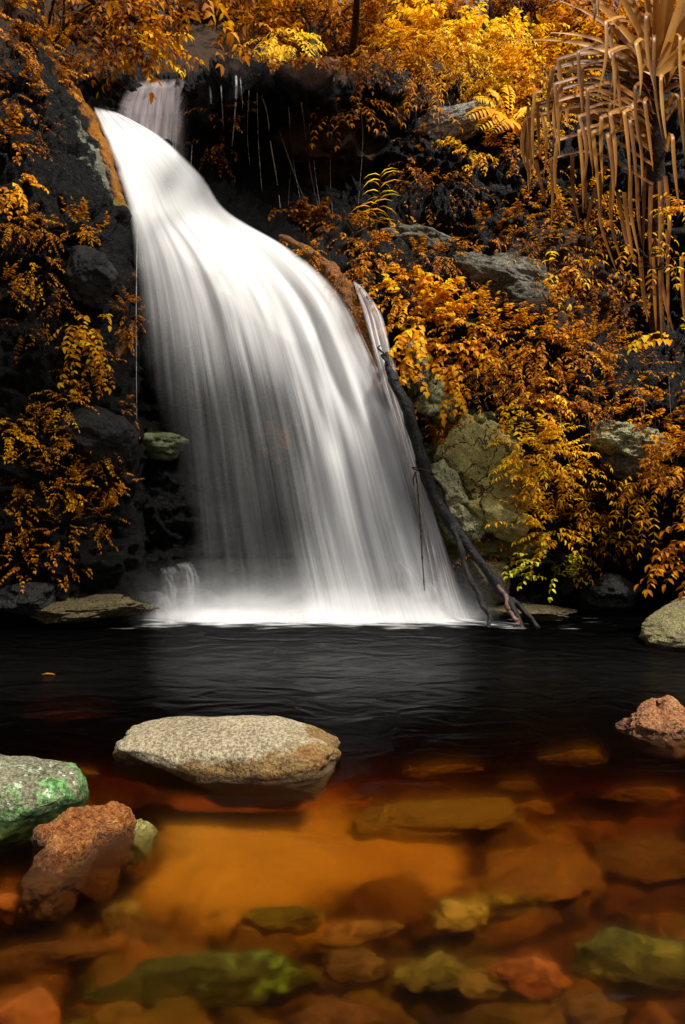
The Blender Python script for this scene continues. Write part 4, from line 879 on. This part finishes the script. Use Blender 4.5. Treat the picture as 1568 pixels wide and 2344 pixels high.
GL = 'creepers on the black bluff'
for (cx, cy, rx, ry, n, lf, ti, kw, lab) in [
    (45, 425, 36, 26, 9, .13, .62, dict(wr=.6), 'few rounded orange leaves high on the black bluff'),
    (40, 510, 46, 30, 14, .10, .48, {}, 'dull orange creeper under the rounded leaves on the bluff'),
    (110, 530, 60, 26, 16, .09, .46, {}, 'orange creeper strand crossing the bluff below the lichen streaks'),
    (200, 525, 46, 30, 16, .09, .58, {}, 'orange creeper near the green patch beside the fall top'),
    (110, 620, 38, 46, 16, .08, .62, dict(droop=.9), 'small leaved creeper trailing left of the charcoal rock'),
    (25, 660, 34, 34, 12, .10, .52, {}, 'orange creeper tuft at the edge of the bluff midway up'),
    (195, 745, 34, 26, 7, .17, .80, dict(wr=.5, droop=.9), 'yellow drooping big leaf rosette on the bluff'),
    (215, 815, 52, 30, 16, .10, .54, {}, 'orange creeper shelf directly under the yellow rosette'),
    (215, 868, 50, 24, 14, .09, .52, {}, 'second orange creeper shelf below the yellow rosette'),
    (295, 715, 28, 44, 18, .07, .42, dict(out=.12), 'mossy brown creeper pad at the water edge of the bluff'),
    (150, 925, 50, 34, 22, .08, .72, {}, 'bright creeper draped over the top of the bulging rock'),
    (30, 990, 44, 46, 24, .09, .70, {}, 'dense bright creeper patch at the bluff edge, waist high'),
    (110, 1000, 50, 44, 24, .08, .64, {}, 'orange creeper between the edge patch and bulging rock'),
    (215, 1025, 54, 46, 26, .08, .62, {}, 'orange creeper hanging down the face of the bulging rock'),
    (90, 1085, 56, 46, 24, .08, .58, {}, 'orange creeper sheet below the edge patch'),
    (165, 1110, 52, 46, 26, .08, .62, {}, 'orange creeper sheet below the bulging rock'),
    (265, 1090, 46, 50, 26, .075, .52, dict(out=.15), 'rust creeper beside the thin veil of the fall'),
    (275, 945, 32, 38, 16, .07, .40, dict(out=.12), 'brown creeper pad above the rust one at the water edge'),
    (50, 1180, 60, 50, 24, .08, .48, {}, 'dull creeper low on the bluff near the edge'),
    (160, 1195, 50, 44, 22, .08, .52, {}, 'dull orange creeper low on the bluff, middle strand'),
    (245, 1180, 42, 40, 18, .075, .46, {}, 'dim creeper low on the bluff near the fall'),
    (60, 1275, 60, 42, 22, .075, .42, {}, 'brown creeper just above the black blocky rock'),
    (150, 1275, 44, 36, 14, .075, .44, {}, 'thin creeper ends above the yellow brown ledge'),
    (70, 760, 46, 40, 8, .08, .34, {}, 'sparse dark creeper on the blackest part of the bluff'),
    (130, 690, 30, 30, 6, .09, .50, {}, 'few small orange leaves left of the yellow rosette'),
    (25, 330, 30, 50, 14, .10, .34, {}, 'dim creeper at the edge high on the bluff'),
    (50, 215, 40, 50, 20, .10, .30, {}, 'dark brown shrub on the bluff top below the tree'),
    (95, 300, 40, 50, 12, .09, .26, {}, 'almost black creeper left of the pale lichen streaks'),
    (128, 120, 36, 40, 24, .10, .58, {}, 'orange shrub on the crest of the bluff'),
    (160, 190, 30, 36, 18, .09, .52, dict(out=.15), 'orange shrub along the mossy crest above the fall'),
    (60, 110, 46, 50, 22, .11, .36, {}, 'brown shrub behind the crest near the corner'),
    (20, 30, 40, 50, 10, .20, .48, dict(wr=.55), 'large leaved dim shrub in the upper left corner')]:
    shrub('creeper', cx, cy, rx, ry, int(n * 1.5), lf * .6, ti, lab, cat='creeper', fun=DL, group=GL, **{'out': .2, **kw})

# bright shrubs and trees along the rim
GT = 'trees and shrubs along the rim'
for (cx, cy, rx, ry, n, lf, ti, Y, lab) in [
    (655, 128, 56, 26, 60, .13, 1.0, 14.9, 'brightest golden shrub on the rim behind the dripping wall'),
    (590, 85, 40, 46, 26, .13, .38, 15.5, 'orange shrub left of the brightest golden rim shrub'),
    (900, 150, 70, 52, 70, .12, .58, 14.0, 'orange feathery shrub above the dim grey shoulder'),
    (960, 175, 54, 66, 60, .12, .52, 13.7, 'drooping rust shrub at the end of the dripping wall'),
    (1000, 105, 70, 44, 70, .13, .92, 15.0, 'yellow shrub on the rim left of the brightest bank'),
    (1085, 120, 80, 40, 100, .14, 1.02, 15.2, 'brightest yellow bank of leaves on the rim'),
    (1175, 130, 74, 40, 90, .14, 1.02, 15.2, 'yellow bank of leaves on the rim next to the rust tree'),
    (1060, 185, 80, 40, 60, .12, .74, 14.3, 'orange shrub bank just above the ferns'),
    (1180, 200, 70, 46, 60, .13, .86, 14.2, 'golden shrub bank between ferns and pandanus'),
    (600, 148, 60, 14, 20, .09, .34, 13.3, 'brown leafy fringe on the lip right above the long trickles'),
    (720, 160, 60, 16, 24, .09, .36, 13.2, 'brown leafy fringe on the lip between trickles and the forked tree'),
    (840, 165, 50, 20, 26, .10, .32, 13.2, 'brown low shrub on the lip of the dark wall'),
    (1240, 205, 60, 50, 44, .12, .70, 14.0, 'golden shrub touching the pandanus arches')]:
    shrub('shrub', cx, cy, rx, ry, n, lf, ti, lab, Y=Y, out=.6, group=GT, nst=8)

def tree(cx, cy, rx, ry, Y, tint, nclump, per, leaf, base, label, name='tree', trunk=.12, wr=.42, fall_=.4, seed=1, t0=.45):
    """trunk and limbs from a base point to clumps spread in an ellipse (photo units) at depth Y"""
    rg = np.random.default_rng(seed); s = K * Y
    b = P(*base); o = empty(name, b, label, 'tree', GT)
    top = P(cx, cy, Y); T, Cr = Acc(), Acc(); LV = Leaves()
    path = catmull([b, b * .55 + top * .45 + rg.normal(size=3) * .2, top], np.linspace(0, 1, 16))
    v, f = tube(path, np.linspace(trunk, trunk * .35, 16), 8, .15, seed); T.add(v, f, 0)
    for k in range(nclump):
        a, r = rg.random() * 6.283, math.sqrt(rg.random())
        c = top + np.array([rx * s * r * math.cos(a), rg.normal() * rx * s * .45, ry * s * r * math.sin(a)])
        tq = t0 + (.95 - t0) * rg.random(); st = catmull(path, np.array([tq]))[0]
        lp = catmull([st, (st + c) / 2 + np.array([0, 0, .25]), c], np.linspace(0, 1, 9))
        v, f = tube(lp, np.linspace(trunk * .3, trunk * .07, 9), 5, cap=False); T.add(v, f, 0)
        cr = (.5 + .5 * rg.random()) * .33 * max(rx, ry) * s; ct = tint + rg.normal() * .11
        for j in range(per):
            q = c + rg.normal(size=3) * cr * np.array([.75, .75, .5])
            dr = unit(q - c) + np.array([0, -.2, .15]) + rg.normal(size=3) * .3
            twig(LV, Cr, q, dr, leaf * 4.5 * (.6 + .8 * rg.random()), leaf, ct + rg.normal() * .06, rg, fall_, wr, .6, .14, .006, j % 3 == 0)
    LV.into(Cr, 0)
    T.build('trunk', [M_BARK], o, loc=b); Cr.build('crown', [M_LEAF, M_TWIG], o, loc=b)
    return o
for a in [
    (190, 40, 170, 75, 13.2, .24, 13, 12, .14, (20, 160, 12.5), 'overhanging tree with rusty leaves above the bluff'),
    (322, 50, 42, 80, 13.0, .60, 9, 9, .16, (130, -60, 13.0), 'hanging branch tree with yellow leaves at its tips above the mauve cascade'),
    (455, 50, 110, 90, 21, -.12, 16, 12, .22, (470, 150, 20), 'dark shadowed tree behind the mauve cascade'),  # leaf tint below the ramp: the gap's shade put into the colour
    (330, 130, 90, 70, 19, -.12, 12, 10, .22, (350, 170, 17), 'black leaved tree deep in the gap above the mauve cascade'),  # near-black tint paints the deep shade of the gap
    (640, 40, 80, 70, 18, .36, 13, 14, .19, (560, 140, 16), 'rust leaved tree right of the dark gap'),
    (770, 60, 120, 70, 16.5, .44, 20, 14, .17, (735, 160, 14.6), 'many stemmed tree on the rim with dark forked trunk'),
    (690, 15, 90, 40, 20, .55, 12, 12, .2, (690, 120, 18), 'orange tree showing a scrap of sky beside it'),
    (900, 60, 100, 60, 17.5, .48, 16, 14, .18, (880, 150, 16), 'orange feathery tree left of the yellow bank'),
    (1000, 20, 90, 40, 20, .42, 12, 12, .2, (1000, 100, 18.5), 'brown tree behind the yellow bank'),
    (1110, 20, 90, 45, 21, .30, 12, 12, .2, (1120, 110, 19), 'dark tree with sky specks between its leaves'),
    (1215, 45, 60, 60, 20, .28, 10, 10, .2, (1240, 130, 18), 'dark trunked tree beside the white sky gap'),
    (1330, 70, 70, 75, 14.8, .54, 18, 14, .15, (1370, 190, 14.2), 'rust tree left of the pandanus crown'),
    (1440, 60, 90, 80, 16, .36, 14, 12, .18, (1450, 160, 15), 'dim brown tree behind the pandanus crown'),
    (1550, 80, 70, 120, 15.5, .34, 14, 12, .18, (1580, 240, 14.5), 'dim brown tree right behind the pandanus')]:
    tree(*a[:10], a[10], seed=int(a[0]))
tree(827, -195, 190, 80, 10.9, .4, 14, 14, .15, (800, 150, 14.6), 'rim tree added with its crown above the view to shade the dripping wall', trunk=.11, seed=91, t0=.9)  # extra rim tree, crown out of view, added to shade the wall hollow
tree(520, -330, 400, 110, 7.4, .4, 16, 12, .16, (-3200, 1950, 3.0), 'added unseen tree leaning over the pool, placed to shade the bluff', trunk=.2, seed=77, t0=.9)  # unseen canopy added as a sun blocker for the left bluff

# ground cover that nobody could count
def ground_cover(name, n, zone, leaf, label, fun, seed):
    rg = np.random.default_rng(seed); LV, acc = Leaves(), Acc()
    px = zone[0] + (zone[2] - zone[0]) * rg.random(n); py = zone[1] + (zone[3] - zone[1]) * rg.random(n)
    k = vnoise(np.stack([px / 55, py / 40, px * 0], -1), seed) > -.1
    # keep it off the water and bare rock
    rr_ = np.array(FR + [(1100, 1500)], float); edge = np.interp(py, rr_[:, 1], rr_[:, 0])
    k &= (px > edge + 70) | (py < 150)
    px, py = px[k], py[k]; Y = fun(px, py) - .12 - .12 * rg.random(len(px)); p = P(px, py, Y)
    d = rg.normal(size=p.shape) * .7 + np.array([0, -.5, -.3]); nn = rg.normal(size=p.shape) * .4 + np.array([0, -.6, .6])
    t = .27 + .22 * vnoise(np.stack([px / 70, py / 70, px * 0], -1), seed + 1) + .12 * rg.normal(size=len(px))
    l = leaf * (.6 + .8 * rg.random(len(px))) * (Y / 11)
    LV.add(p, d, nn, l, l * .4, t); LV.into(acc)
    tag(acc.build(name, [M_LEAF]), label, 'ground cover', kind='stuff')
ground_cover('undergrowth', 5500, (660, 430, 1600, 1270), .075, 'dull orange undergrowth carpeting the rocky slope', D, 5)
ground_cover('undergrowth', 7000, (570, 10, 1640, 175), .17, 'brown forest undergrowth on the hillside above the rim', D, 6)

# ---------------------------------------------------------------- sapling, ferns
def sapling(pts, label, leaf=.2, n=22, tint=.95, cat='sapling'):
    path = px_path(pts, 24); o = empty('sapling', path[0], label, cat)
    v, f = tube(path, np.linspace(.014, .005, 24), 6); link('stem', mesh_np('stem', v - path[0], f, M_TWIG), o)
    rg = np.random.default_rng(3); LV, acc = Leaves(), Acc()
    t = np.linspace(.12, 1, n); q = catmull(path, t)
    for i in range(n):
        a = i * 2.4; sd = 1 if i % 2 else -1
        d = np.array([sd * (.7 + .5 * rg.random()), -.9 * rg.random() + .2, .75 - .9 * rg.random()])
        l = leaf * (.55 + .75 * rg.random())
        LV.add(q[i], d, (0, -.5, .85), l, l * .16, tint + rg.normal() * .08, .45)
    LV.into(acc); acc.build('leaves', [M_LEAF], o, loc=path[0])
sapling([(855, 530, 11.3), (862, 490, 11.2), (868, 440, 11.15), (872, 398, 11.1)], 'tall bright yellow sapling with long narrow leaves on the ledge', .30, 20)
sapling([(845, 530, 11.3), (846, 500, 11.2), (850, 470, 11.1)], 'short leaning yellow sapling crossing the tall one', .28, 10, .85)

def fern(name, root, tips, label, tint, group='ferns below the rim', plen=.22):
    r = P(*root); o = empty(name, r, label, 'fern', group); rg = np.random.default_rng(int(root[0]))
    for tp in tips:
        e = P(*tp); L = np.linalg.norm(e - r); mid = (r + e) / 2 + np.array([0, -.1, L * .18])
        n = 22; path = catmull([r, mid, e], np.linspace(0, 1, n)); acc, LV = Acc(), Leaves()
        v, f = tube(path, np.linspace(.010, .003, n), 4, cap=False); acc.add(v, f, 1, tint=.3)
        T = unit(np.gradient(path, axis=0)); S = unit(np.cross(T, np.array([0, -.7, .7])))
        t = np.linspace(0, 1, n)
        pl = plen * L / .9 * np.sin(np.clip(t * 1.02 + .12, 0, 1) * math.pi) ** .6 * (1 - .35 * t) + .02
        for sg in (1, -1):
            d = T * .35 + S * sg + rg.normal(size=(n, 3)) * .06 + np.array([0, 0, -.12])
            LV.add(path[2:], d[2:], np.array([0, -.75, .65]), pl[2:], pl[2:] * .24, tint + rg.normal(size=n - 2) * .06, .25)
        LV.into(acc); acc.build('frond', [M_LEAF, M_TWIG], o, loc=r)
fern('fern', (1165, 290, 13.2), [(1160, 190, 12.6), (1075, 225, 12.7), (1230, 250, 12.6), (1110, 200, 12.7)], 'bright yellow fern with a tall upright frond above the pale ledge', .93, plen=.30)
fern('fern', (1185, 300, 13.1), [(1050, 275, 12.4), (1120, 312, 12.3), (1255, 285, 12.4), (1080, 305, 12.4)], 'wide golden fern spreading low over the pale ledge', .84, plen=.26)
fern('fern', (975, 90, 15.2), [(965, 15, 14.6), (940, 40, 14.6), (1000, 50, 14.7), (1010, 30, 14.6)], 'yellow fern high on the rim against the dark tree', .9, plen=.3)

# ---------------------------------------------------------------- pandanus
def strap(path, wid, fold=.35, face=np.array([0, -1, .25])):
    """long strap leaf with a folded midrib"""
    n = len(path); T = unit(np.gradient(path, axis=0)); S = np.cross(T, face); bad = np.linalg.norm(S, axis=1) < .2
    S[bad] = np.cross(T[bad], [1, 0, .1]); S = unit(S); N = np.cross(S, T); N[(N @ face) < 0] *= -1
    W = np.asarray(wid)[:, None]
    V = np.stack([path + S * W * .5 + N * W * fold * .5, path, path - S * W * .5 + N * W * fold * .5], 1).reshape(-1, 3)
    return V, [grid_faces(3, n)]
def z1(X, Yy): return (1290 + X * .2698) / 1.0925, Yy * .247
def z2(X, Yy): return (1290 + X * .2698) / 1.0925, 366 + Yy * .247
PY0 = 8.4
pand = empty('pandanus', P(1503, 800, PY0 + .5), 'tall pandanus palm with folded hanging strap leaves over the slope', 'pandanus palm')
proot = np.array(P(1503, 800, PY0 + .5)); prg = np.random.default_rng(5)
tp_ = px_path([(1500, 150, PY0 + .1), (1500, 300, PY0 + .15), (1502, 450, PY0 + .25), (1500, 640, PY0 + .4), (1504, 790, PY0 + .6)], 50)
v, f = tube(tp_, np.concatenate([np.full(20, .11), np.linspace(.11, .075, 30)]), 12, .25, 8)
link('trunk', mesh_np('trunk', v - proot, f, bark_material('pandanus trunk', (0.012, 0.006, 0.003), (0.06, 0.028, 0.01), 16)), pand)
def leaf_obj(path, wid, tint, name='leaf'):
    V, F = strap(path, wid); n = len(path)
    tt = np.repeat(tint + .12 * vnoise(np.stack([np.linspace(0, 6, n), np.full(n, prg.random() * 90), np.zeros(n)], -1), 2), 3)
    link(name, mesh_np(name, V - proot, F, M_PAND, {'tint': np.clip(tt, 0, 1)}), pand)
FOLDS = [(575, 480, 620, 1060), (390, 550, 402, 1170), (325, 650, 352, 1300), (175, 860, 165, 1560), (90, 1110, 106, 1600), (200, 960, 217, 1480), (360, 780, 405, 1460), (152, 1010, 190, 1450),
 (850, 240, 985, 1330), (832, 205, 745, 920), (615, 620, 640, 1300), (892, 490, 905, 1050), (1110, 400, 1148, 900), (1205, 150, 1290, 850), (1280, 350, 1362, 1300), (1340, 720, 1412, 1400), (1520, 345, 1550, 1000),
 (1500, 900, 1562, 1450), (1105, 800, 1178, 1480), (1190, 940, 1272, 1590), (1000, 1040, 1060, 1690), (870, 960, 925, 1620), (650, 1010, 712, 1650), (790, 1090, 805, 1700), (580, 1080, 615, 1750), (1450, 1270, 1525, 1990),
 (412, 830, 422, 1200), (385, 1300, 392, 1900), (700, -120, 712, 265), (765, -140, 768, 190), (905, -150, 915, 190), (1560, 640, 1556, 1150), (1640, 500, 1650, 1200), (1620, 950, 1640, 1600), (1700, 300, 1720, 900), (480, 560, 470, 700), (510, 900, 480, 1180), (860, 480, 880, 820)]
_fr = random.Random(4)
for q in (1, 3, 5, 7, 10, 18, 20, 21, 22, 23, 24, 26, 27, 35):
    a_, b_, c_, d_ = FOLDS[q]; jx, jy = _fr.uniform(-70, 70), _fr.uniform(60, 240)
    FOLDS.append((a_ + jx, b_ + jy, c_ + jx + _fr.uniform(-25, 25), d_ + jy + _fr.uniform(0, 200)))
for i, (fx_, fy_, tx, ty) in enumerate(FOLDS):
    a = z1(fx_, fy_); t = z1(tx, ty); ang = prg.random()
    far = min(1.0, abs(fx_ - 1330) / 1100)
    bY = PY0 + .1; fY = PY0 - .75 * math.sqrt(max(0.05, 1 - far * far)) * (.5 + .5 * ang) + .1 * prg.normal()
    bx_, by_ = z1(1330 - 60 * (1 if fx_ < 1330 else -1), fy_ + 120 + 130 * far)
    b = P(bx_, by_, bY); fo = P(a[0], a[1], fY); ti = P(t[0], t[1], fY - .03)
    mid = (b * .42 + fo * .58) + np.array([0, 0, .09 + .13 * far])
    arc = catmull([b, mid, fo], np.linspace(0, 1, 16))
    hang = fo + (ti - fo) * np.linspace(0, 1, 18)[:, None] + (np.sin(np.linspace(0, math.pi, 18)) * .03 * prg.normal())[:, None] * np.array([1, -.4, 0])
    path = np.concatenate([arc, hang[1:]])
    w_ = .046 * (.85 + .3 * prg.random())
    wid = np.concatenate([np.linspace(w_ * 1.1, w_ * .95, 16), w_ * np.clip(1.05 - np.linspace(0, 1, 17) ** 2.2, .06, 1)])
    leaf_obj(path, wid, .30 + .40 * prg.random())
for i in range(30):                                              # upright live leaves
    aa = math.radians(-62 + 124 * (i + prg.random() * .6) / 30); L = 1.5 + .5 * prg.random()
    b = P(*z1(1300 + 40 * prg.normal() * .5, 700), PY0 + .05 + .1 * prg.normal()); yy = .65 * prg.normal() * .6 - .15
    d = unit(np.array([math.sin(aa), yy, math.cos(aa)])); tt = np.linspace(0, 1, 16)
    path = b + d * (tt * L)[:, None] + np.array([math.sin(aa) * .25, 0, -.55 * abs(math.sin(aa))]) * (tt ** 2.2 * L * .6)[:, None]
    leaf_obj(path, .105 * np.clip(1.0 - tt ** 2, .1, 1) + .004, .44 + .25 * prg.random())
for i in range(12):                                              # short inner leaves behind the fringe, tinted dark as the crown's inner shade
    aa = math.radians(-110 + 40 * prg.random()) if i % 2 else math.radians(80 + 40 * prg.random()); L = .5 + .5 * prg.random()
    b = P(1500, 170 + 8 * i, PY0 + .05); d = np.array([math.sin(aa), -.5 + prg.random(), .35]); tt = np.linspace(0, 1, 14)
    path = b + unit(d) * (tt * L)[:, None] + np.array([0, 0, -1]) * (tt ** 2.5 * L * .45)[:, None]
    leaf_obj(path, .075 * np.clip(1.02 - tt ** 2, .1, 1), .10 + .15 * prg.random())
for pts in [[(180, 0), (220, 180), (280, 410)], [(520, -60), (530, 300), (600, 640)], [(620, 0), (635, 240), (650, 470)], [(800, 160), (778, 560), (930, 1030)], [(900, 60), (880, 560), (990, 990)], [(1000, 300), (1040, 650), (1095, 960)], [(940, 300), (1010, 700), (1112, 950)],
            [(1195, 60), (1185, 450), (1180, 900)], [(1060, 100), (1062, 480), (1150, 930)], [(835, 60), (690, 420), (650, 820)], [(1150, 900), (1175, 1200), (1222, 1500)], [(1270, 900), (1285, 1300), (1300, 1600)], [(1400, 650), (1405, 1100), (1412, 1600)], [(1335, 1050), (1390, 1350), (1462, 1600)], [(1530, 900), (1540, 1200), (1562, 1500)],
            [(1330, 1000), (1340, 1300), (1352, 1680)], [(1250, 230), (1240, 600), (1245, 1000)], [(1330, 200), (1335, 600), (1320, 1000)], [(1120, 150), (1130, 500), (1170, 800)], [(1380, 150), (1420, 600), (1400, 900)]]:
    q = [z2(*p) for p in pts]; yy = PY0 - .05 + .35 * prg.random()
    path = px_path([(x, y, yy) for x, y in q], 22)
    leaf_obj(path, (.042 + .02 * prg.random()) * np.clip(1.05 - np.linspace(0, 1, 22) ** 3, .15, 1), .22 + .22 * prg.random(), 'dead_leaf')

# ---------------------------------------------------------------- leaning log, vine, roots
lroot = np.array(P(1190, 1437, 8.9)); log = empty('fallen_log', lroot, 'black wet dead log leaning beside the fall, its foot forked in the water', 'log')
def log_piece(name, pts, r, seed, mat=None, sides=12):
    n = 60; path = px_path(pts, n); path = path + .035 * np.stack([vnoise(np.stack([np.linspace(0, 7, n), np.full(n, seed + 9. * k), np.zeros(n)], -1), 6) for k in range(3)], -1); rr_ = np.interp(np.linspace(0, 1, n), np.linspace(0, 1, len(r)), r) * K * 9.7 * .72; rr_ = rr_ * (1 + .25 * np.exp(-((np.linspace(0, 1, n)[:, None] - np.array([.17, .41, .63, .82])) / .018) ** 2).sum(1))
    v, f = tube(path, rr_, sides, .28, seed); return link(name, mesh_np(name, v - lroot, f, mat or M_LOG), log)
log_piece('trunk', [(884, 808, 9.92), (890, 838, 9.86), (906, 880, 9.8), (930, 945, 9.75), (953, 1030, 9.72), (972, 1090, 9.7), (1003, 1155, 9.66), (1045, 1215, 9.62), (1085, 1270, 9.5), (1132, 1332, 9.3), (1170, 1392, 9.05), (1194, 1446, 8.85)], [5, 9, 17, 20, 19, 19, 19, 17, 14, 12, 11, 9], 2)
log_piece('branch', [(1038, 1210, 9.6), (1056, 1275, 9.4), (1072, 1322, 9.25), (1096, 1364, 9.1), (1112, 1400, 9.0), (1121, 1436, 8.92)], [9, 9, 8, 9, 8, 6], 3)
log_piece('branch', [(1100, 1295, 9.5), (1140, 1345, 9.4), (1186, 1385, 9.25), (1216, 1420, 9.1), (1236, 1442, 8.95)], [6, 7, 8, 7, 6], 4)
log_piece('branch', [(958, 1018, 9.75), (968, 1048, 9.72), (985, 1082, 9.72), (1012, 1125, 9.68), (1035, 1180, 9.62)], [3, 5, 5, 5, 4], 5, None, 8)
log_piece('branch', [(905, 875, 9.78), (888, 835, 9.84), (876, 812, 9.9), (866, 792, 9.95)], [9, 6, 4, 2], 6, None, 8)
log_piece('bared_wood', [(1135, 1340, 9.2), (1165, 1392, 8.97), (1186, 1434, 8.8)], [5, 6, 5], 7, M_LOGRED)
vp = px_path([(952, 1085, 9.5), (956, 1120, 9.5), (962, 1194, 9.5), (966, 1270, 9.5), (972, 1352, 9.5)], 40)
vr = np.full(40, .009); vr[::6] = .015
vn = empty('hanging_vine', vp[0], 'thin knotted dry vine hanging from the leaning log before the water', 'vine')
v, f = tube(vp, vr, 6); link('strand', mesh_np('strand', v - vp[0], f, M_TWIG), vn)
th = np.linspace(0, 6.6, 40); ring = np.array(P(968, 1080, 9.68)) + np.stack([np.cos(th) * .15, np.sin(th) * .15, -.05 * np.cos(th) + .004 * th], -1)
v, f = tube(ring, .010, 6); link('loop', mesh_np('loop', v - vp[0], f, M_TWIG), vn)
v, f = tube(px_path([(952, 1080, 9.5), (946, 1095, 9.48), (948, 1112, 9.48)], 12), np.linspace(.014, .006, 12), 6); link('knot', mesh_np('knot', v - vp[0], f, M_TWIG), vn)
for pts, r, lab in [([(690, 235), (702, 330), (716, 420), (742, 522)], .010, 'pale thin root hanging down the dark wall to the ledge'),
                    ([(695, 330), (668, 380), (660, 470)], .008, 'short bent root left of the pale thin one'),
                    ([(640, 300), (690, 440), (740, 520)], .012, 'dark root slanting across the hollow of the wall'),
                    ([(760, 300), (756, 400), (762, 500)], .010, 'straight dark root in the deepest shade of the wall'),
                    ([(826, 245), (830, 330), (820, 470)], .009, 'root hanging below the orange spray on the wall')]:
    v, f = tube(px_path(pts, 30, -.3), np.linspace(r, r * .5, 30), 5); tag(link('hanging_root', mesh_np('hanging_root', v, f, M_PALETWIG)), lab, 'root', 'roots hanging on the dark wall')
for pts, r, lab in [([(1282, 960, 9.9), (1296, 1030, 9.85), (1308, 1085, 9.8), (1300, 1130, 9.85)], .008, 'pale bare vine hanging through the golden shrubs beside the cracked slab'),
                    ([(1345, 940, 9.9), (1352, 1000, 9.85), (1340, 1060, 9.85)], .006, 'thin bare vine hanging left of the pale jutting slab'),
                    ([(1530, 830, 9.0), (1532, 900, 9.0), (1536, 960, 9.0)], .007, 'straight bare stem below the big leaved yellow rosette'),
                    ([(1452, 880, 10.0), (1475, 930, 9.9), (1462, 985, 9.9)], .006, 'curved bare twig above the end of the pale jutting slab')]:
    v, f = tube(px_path(pts, 30), np.linspace(r, r * .5, 30), 5); tag(link('bare_vine', mesh_np('bare_vine', v, f, M_PALETWIG)), lab, 'vine', 'bare vines on the slope')
# one red leaf afloat
LV, acc = Leaves(), Acc(); LV.add((0, 0, 0), (1, .15, 0), (0, 0, 1), .13, .045, .45, .05); LV.into(acc)
fl_ = acc.build('floating_leaf', [M_LEAF]); fl_.location = P(95, 1545, 1.5 / ((1545 - 1171.7) * K)) + np.array([0, 0, .006])
tag(fl_, 'single red brown leaf afloat on the dark pool', 'leaf')
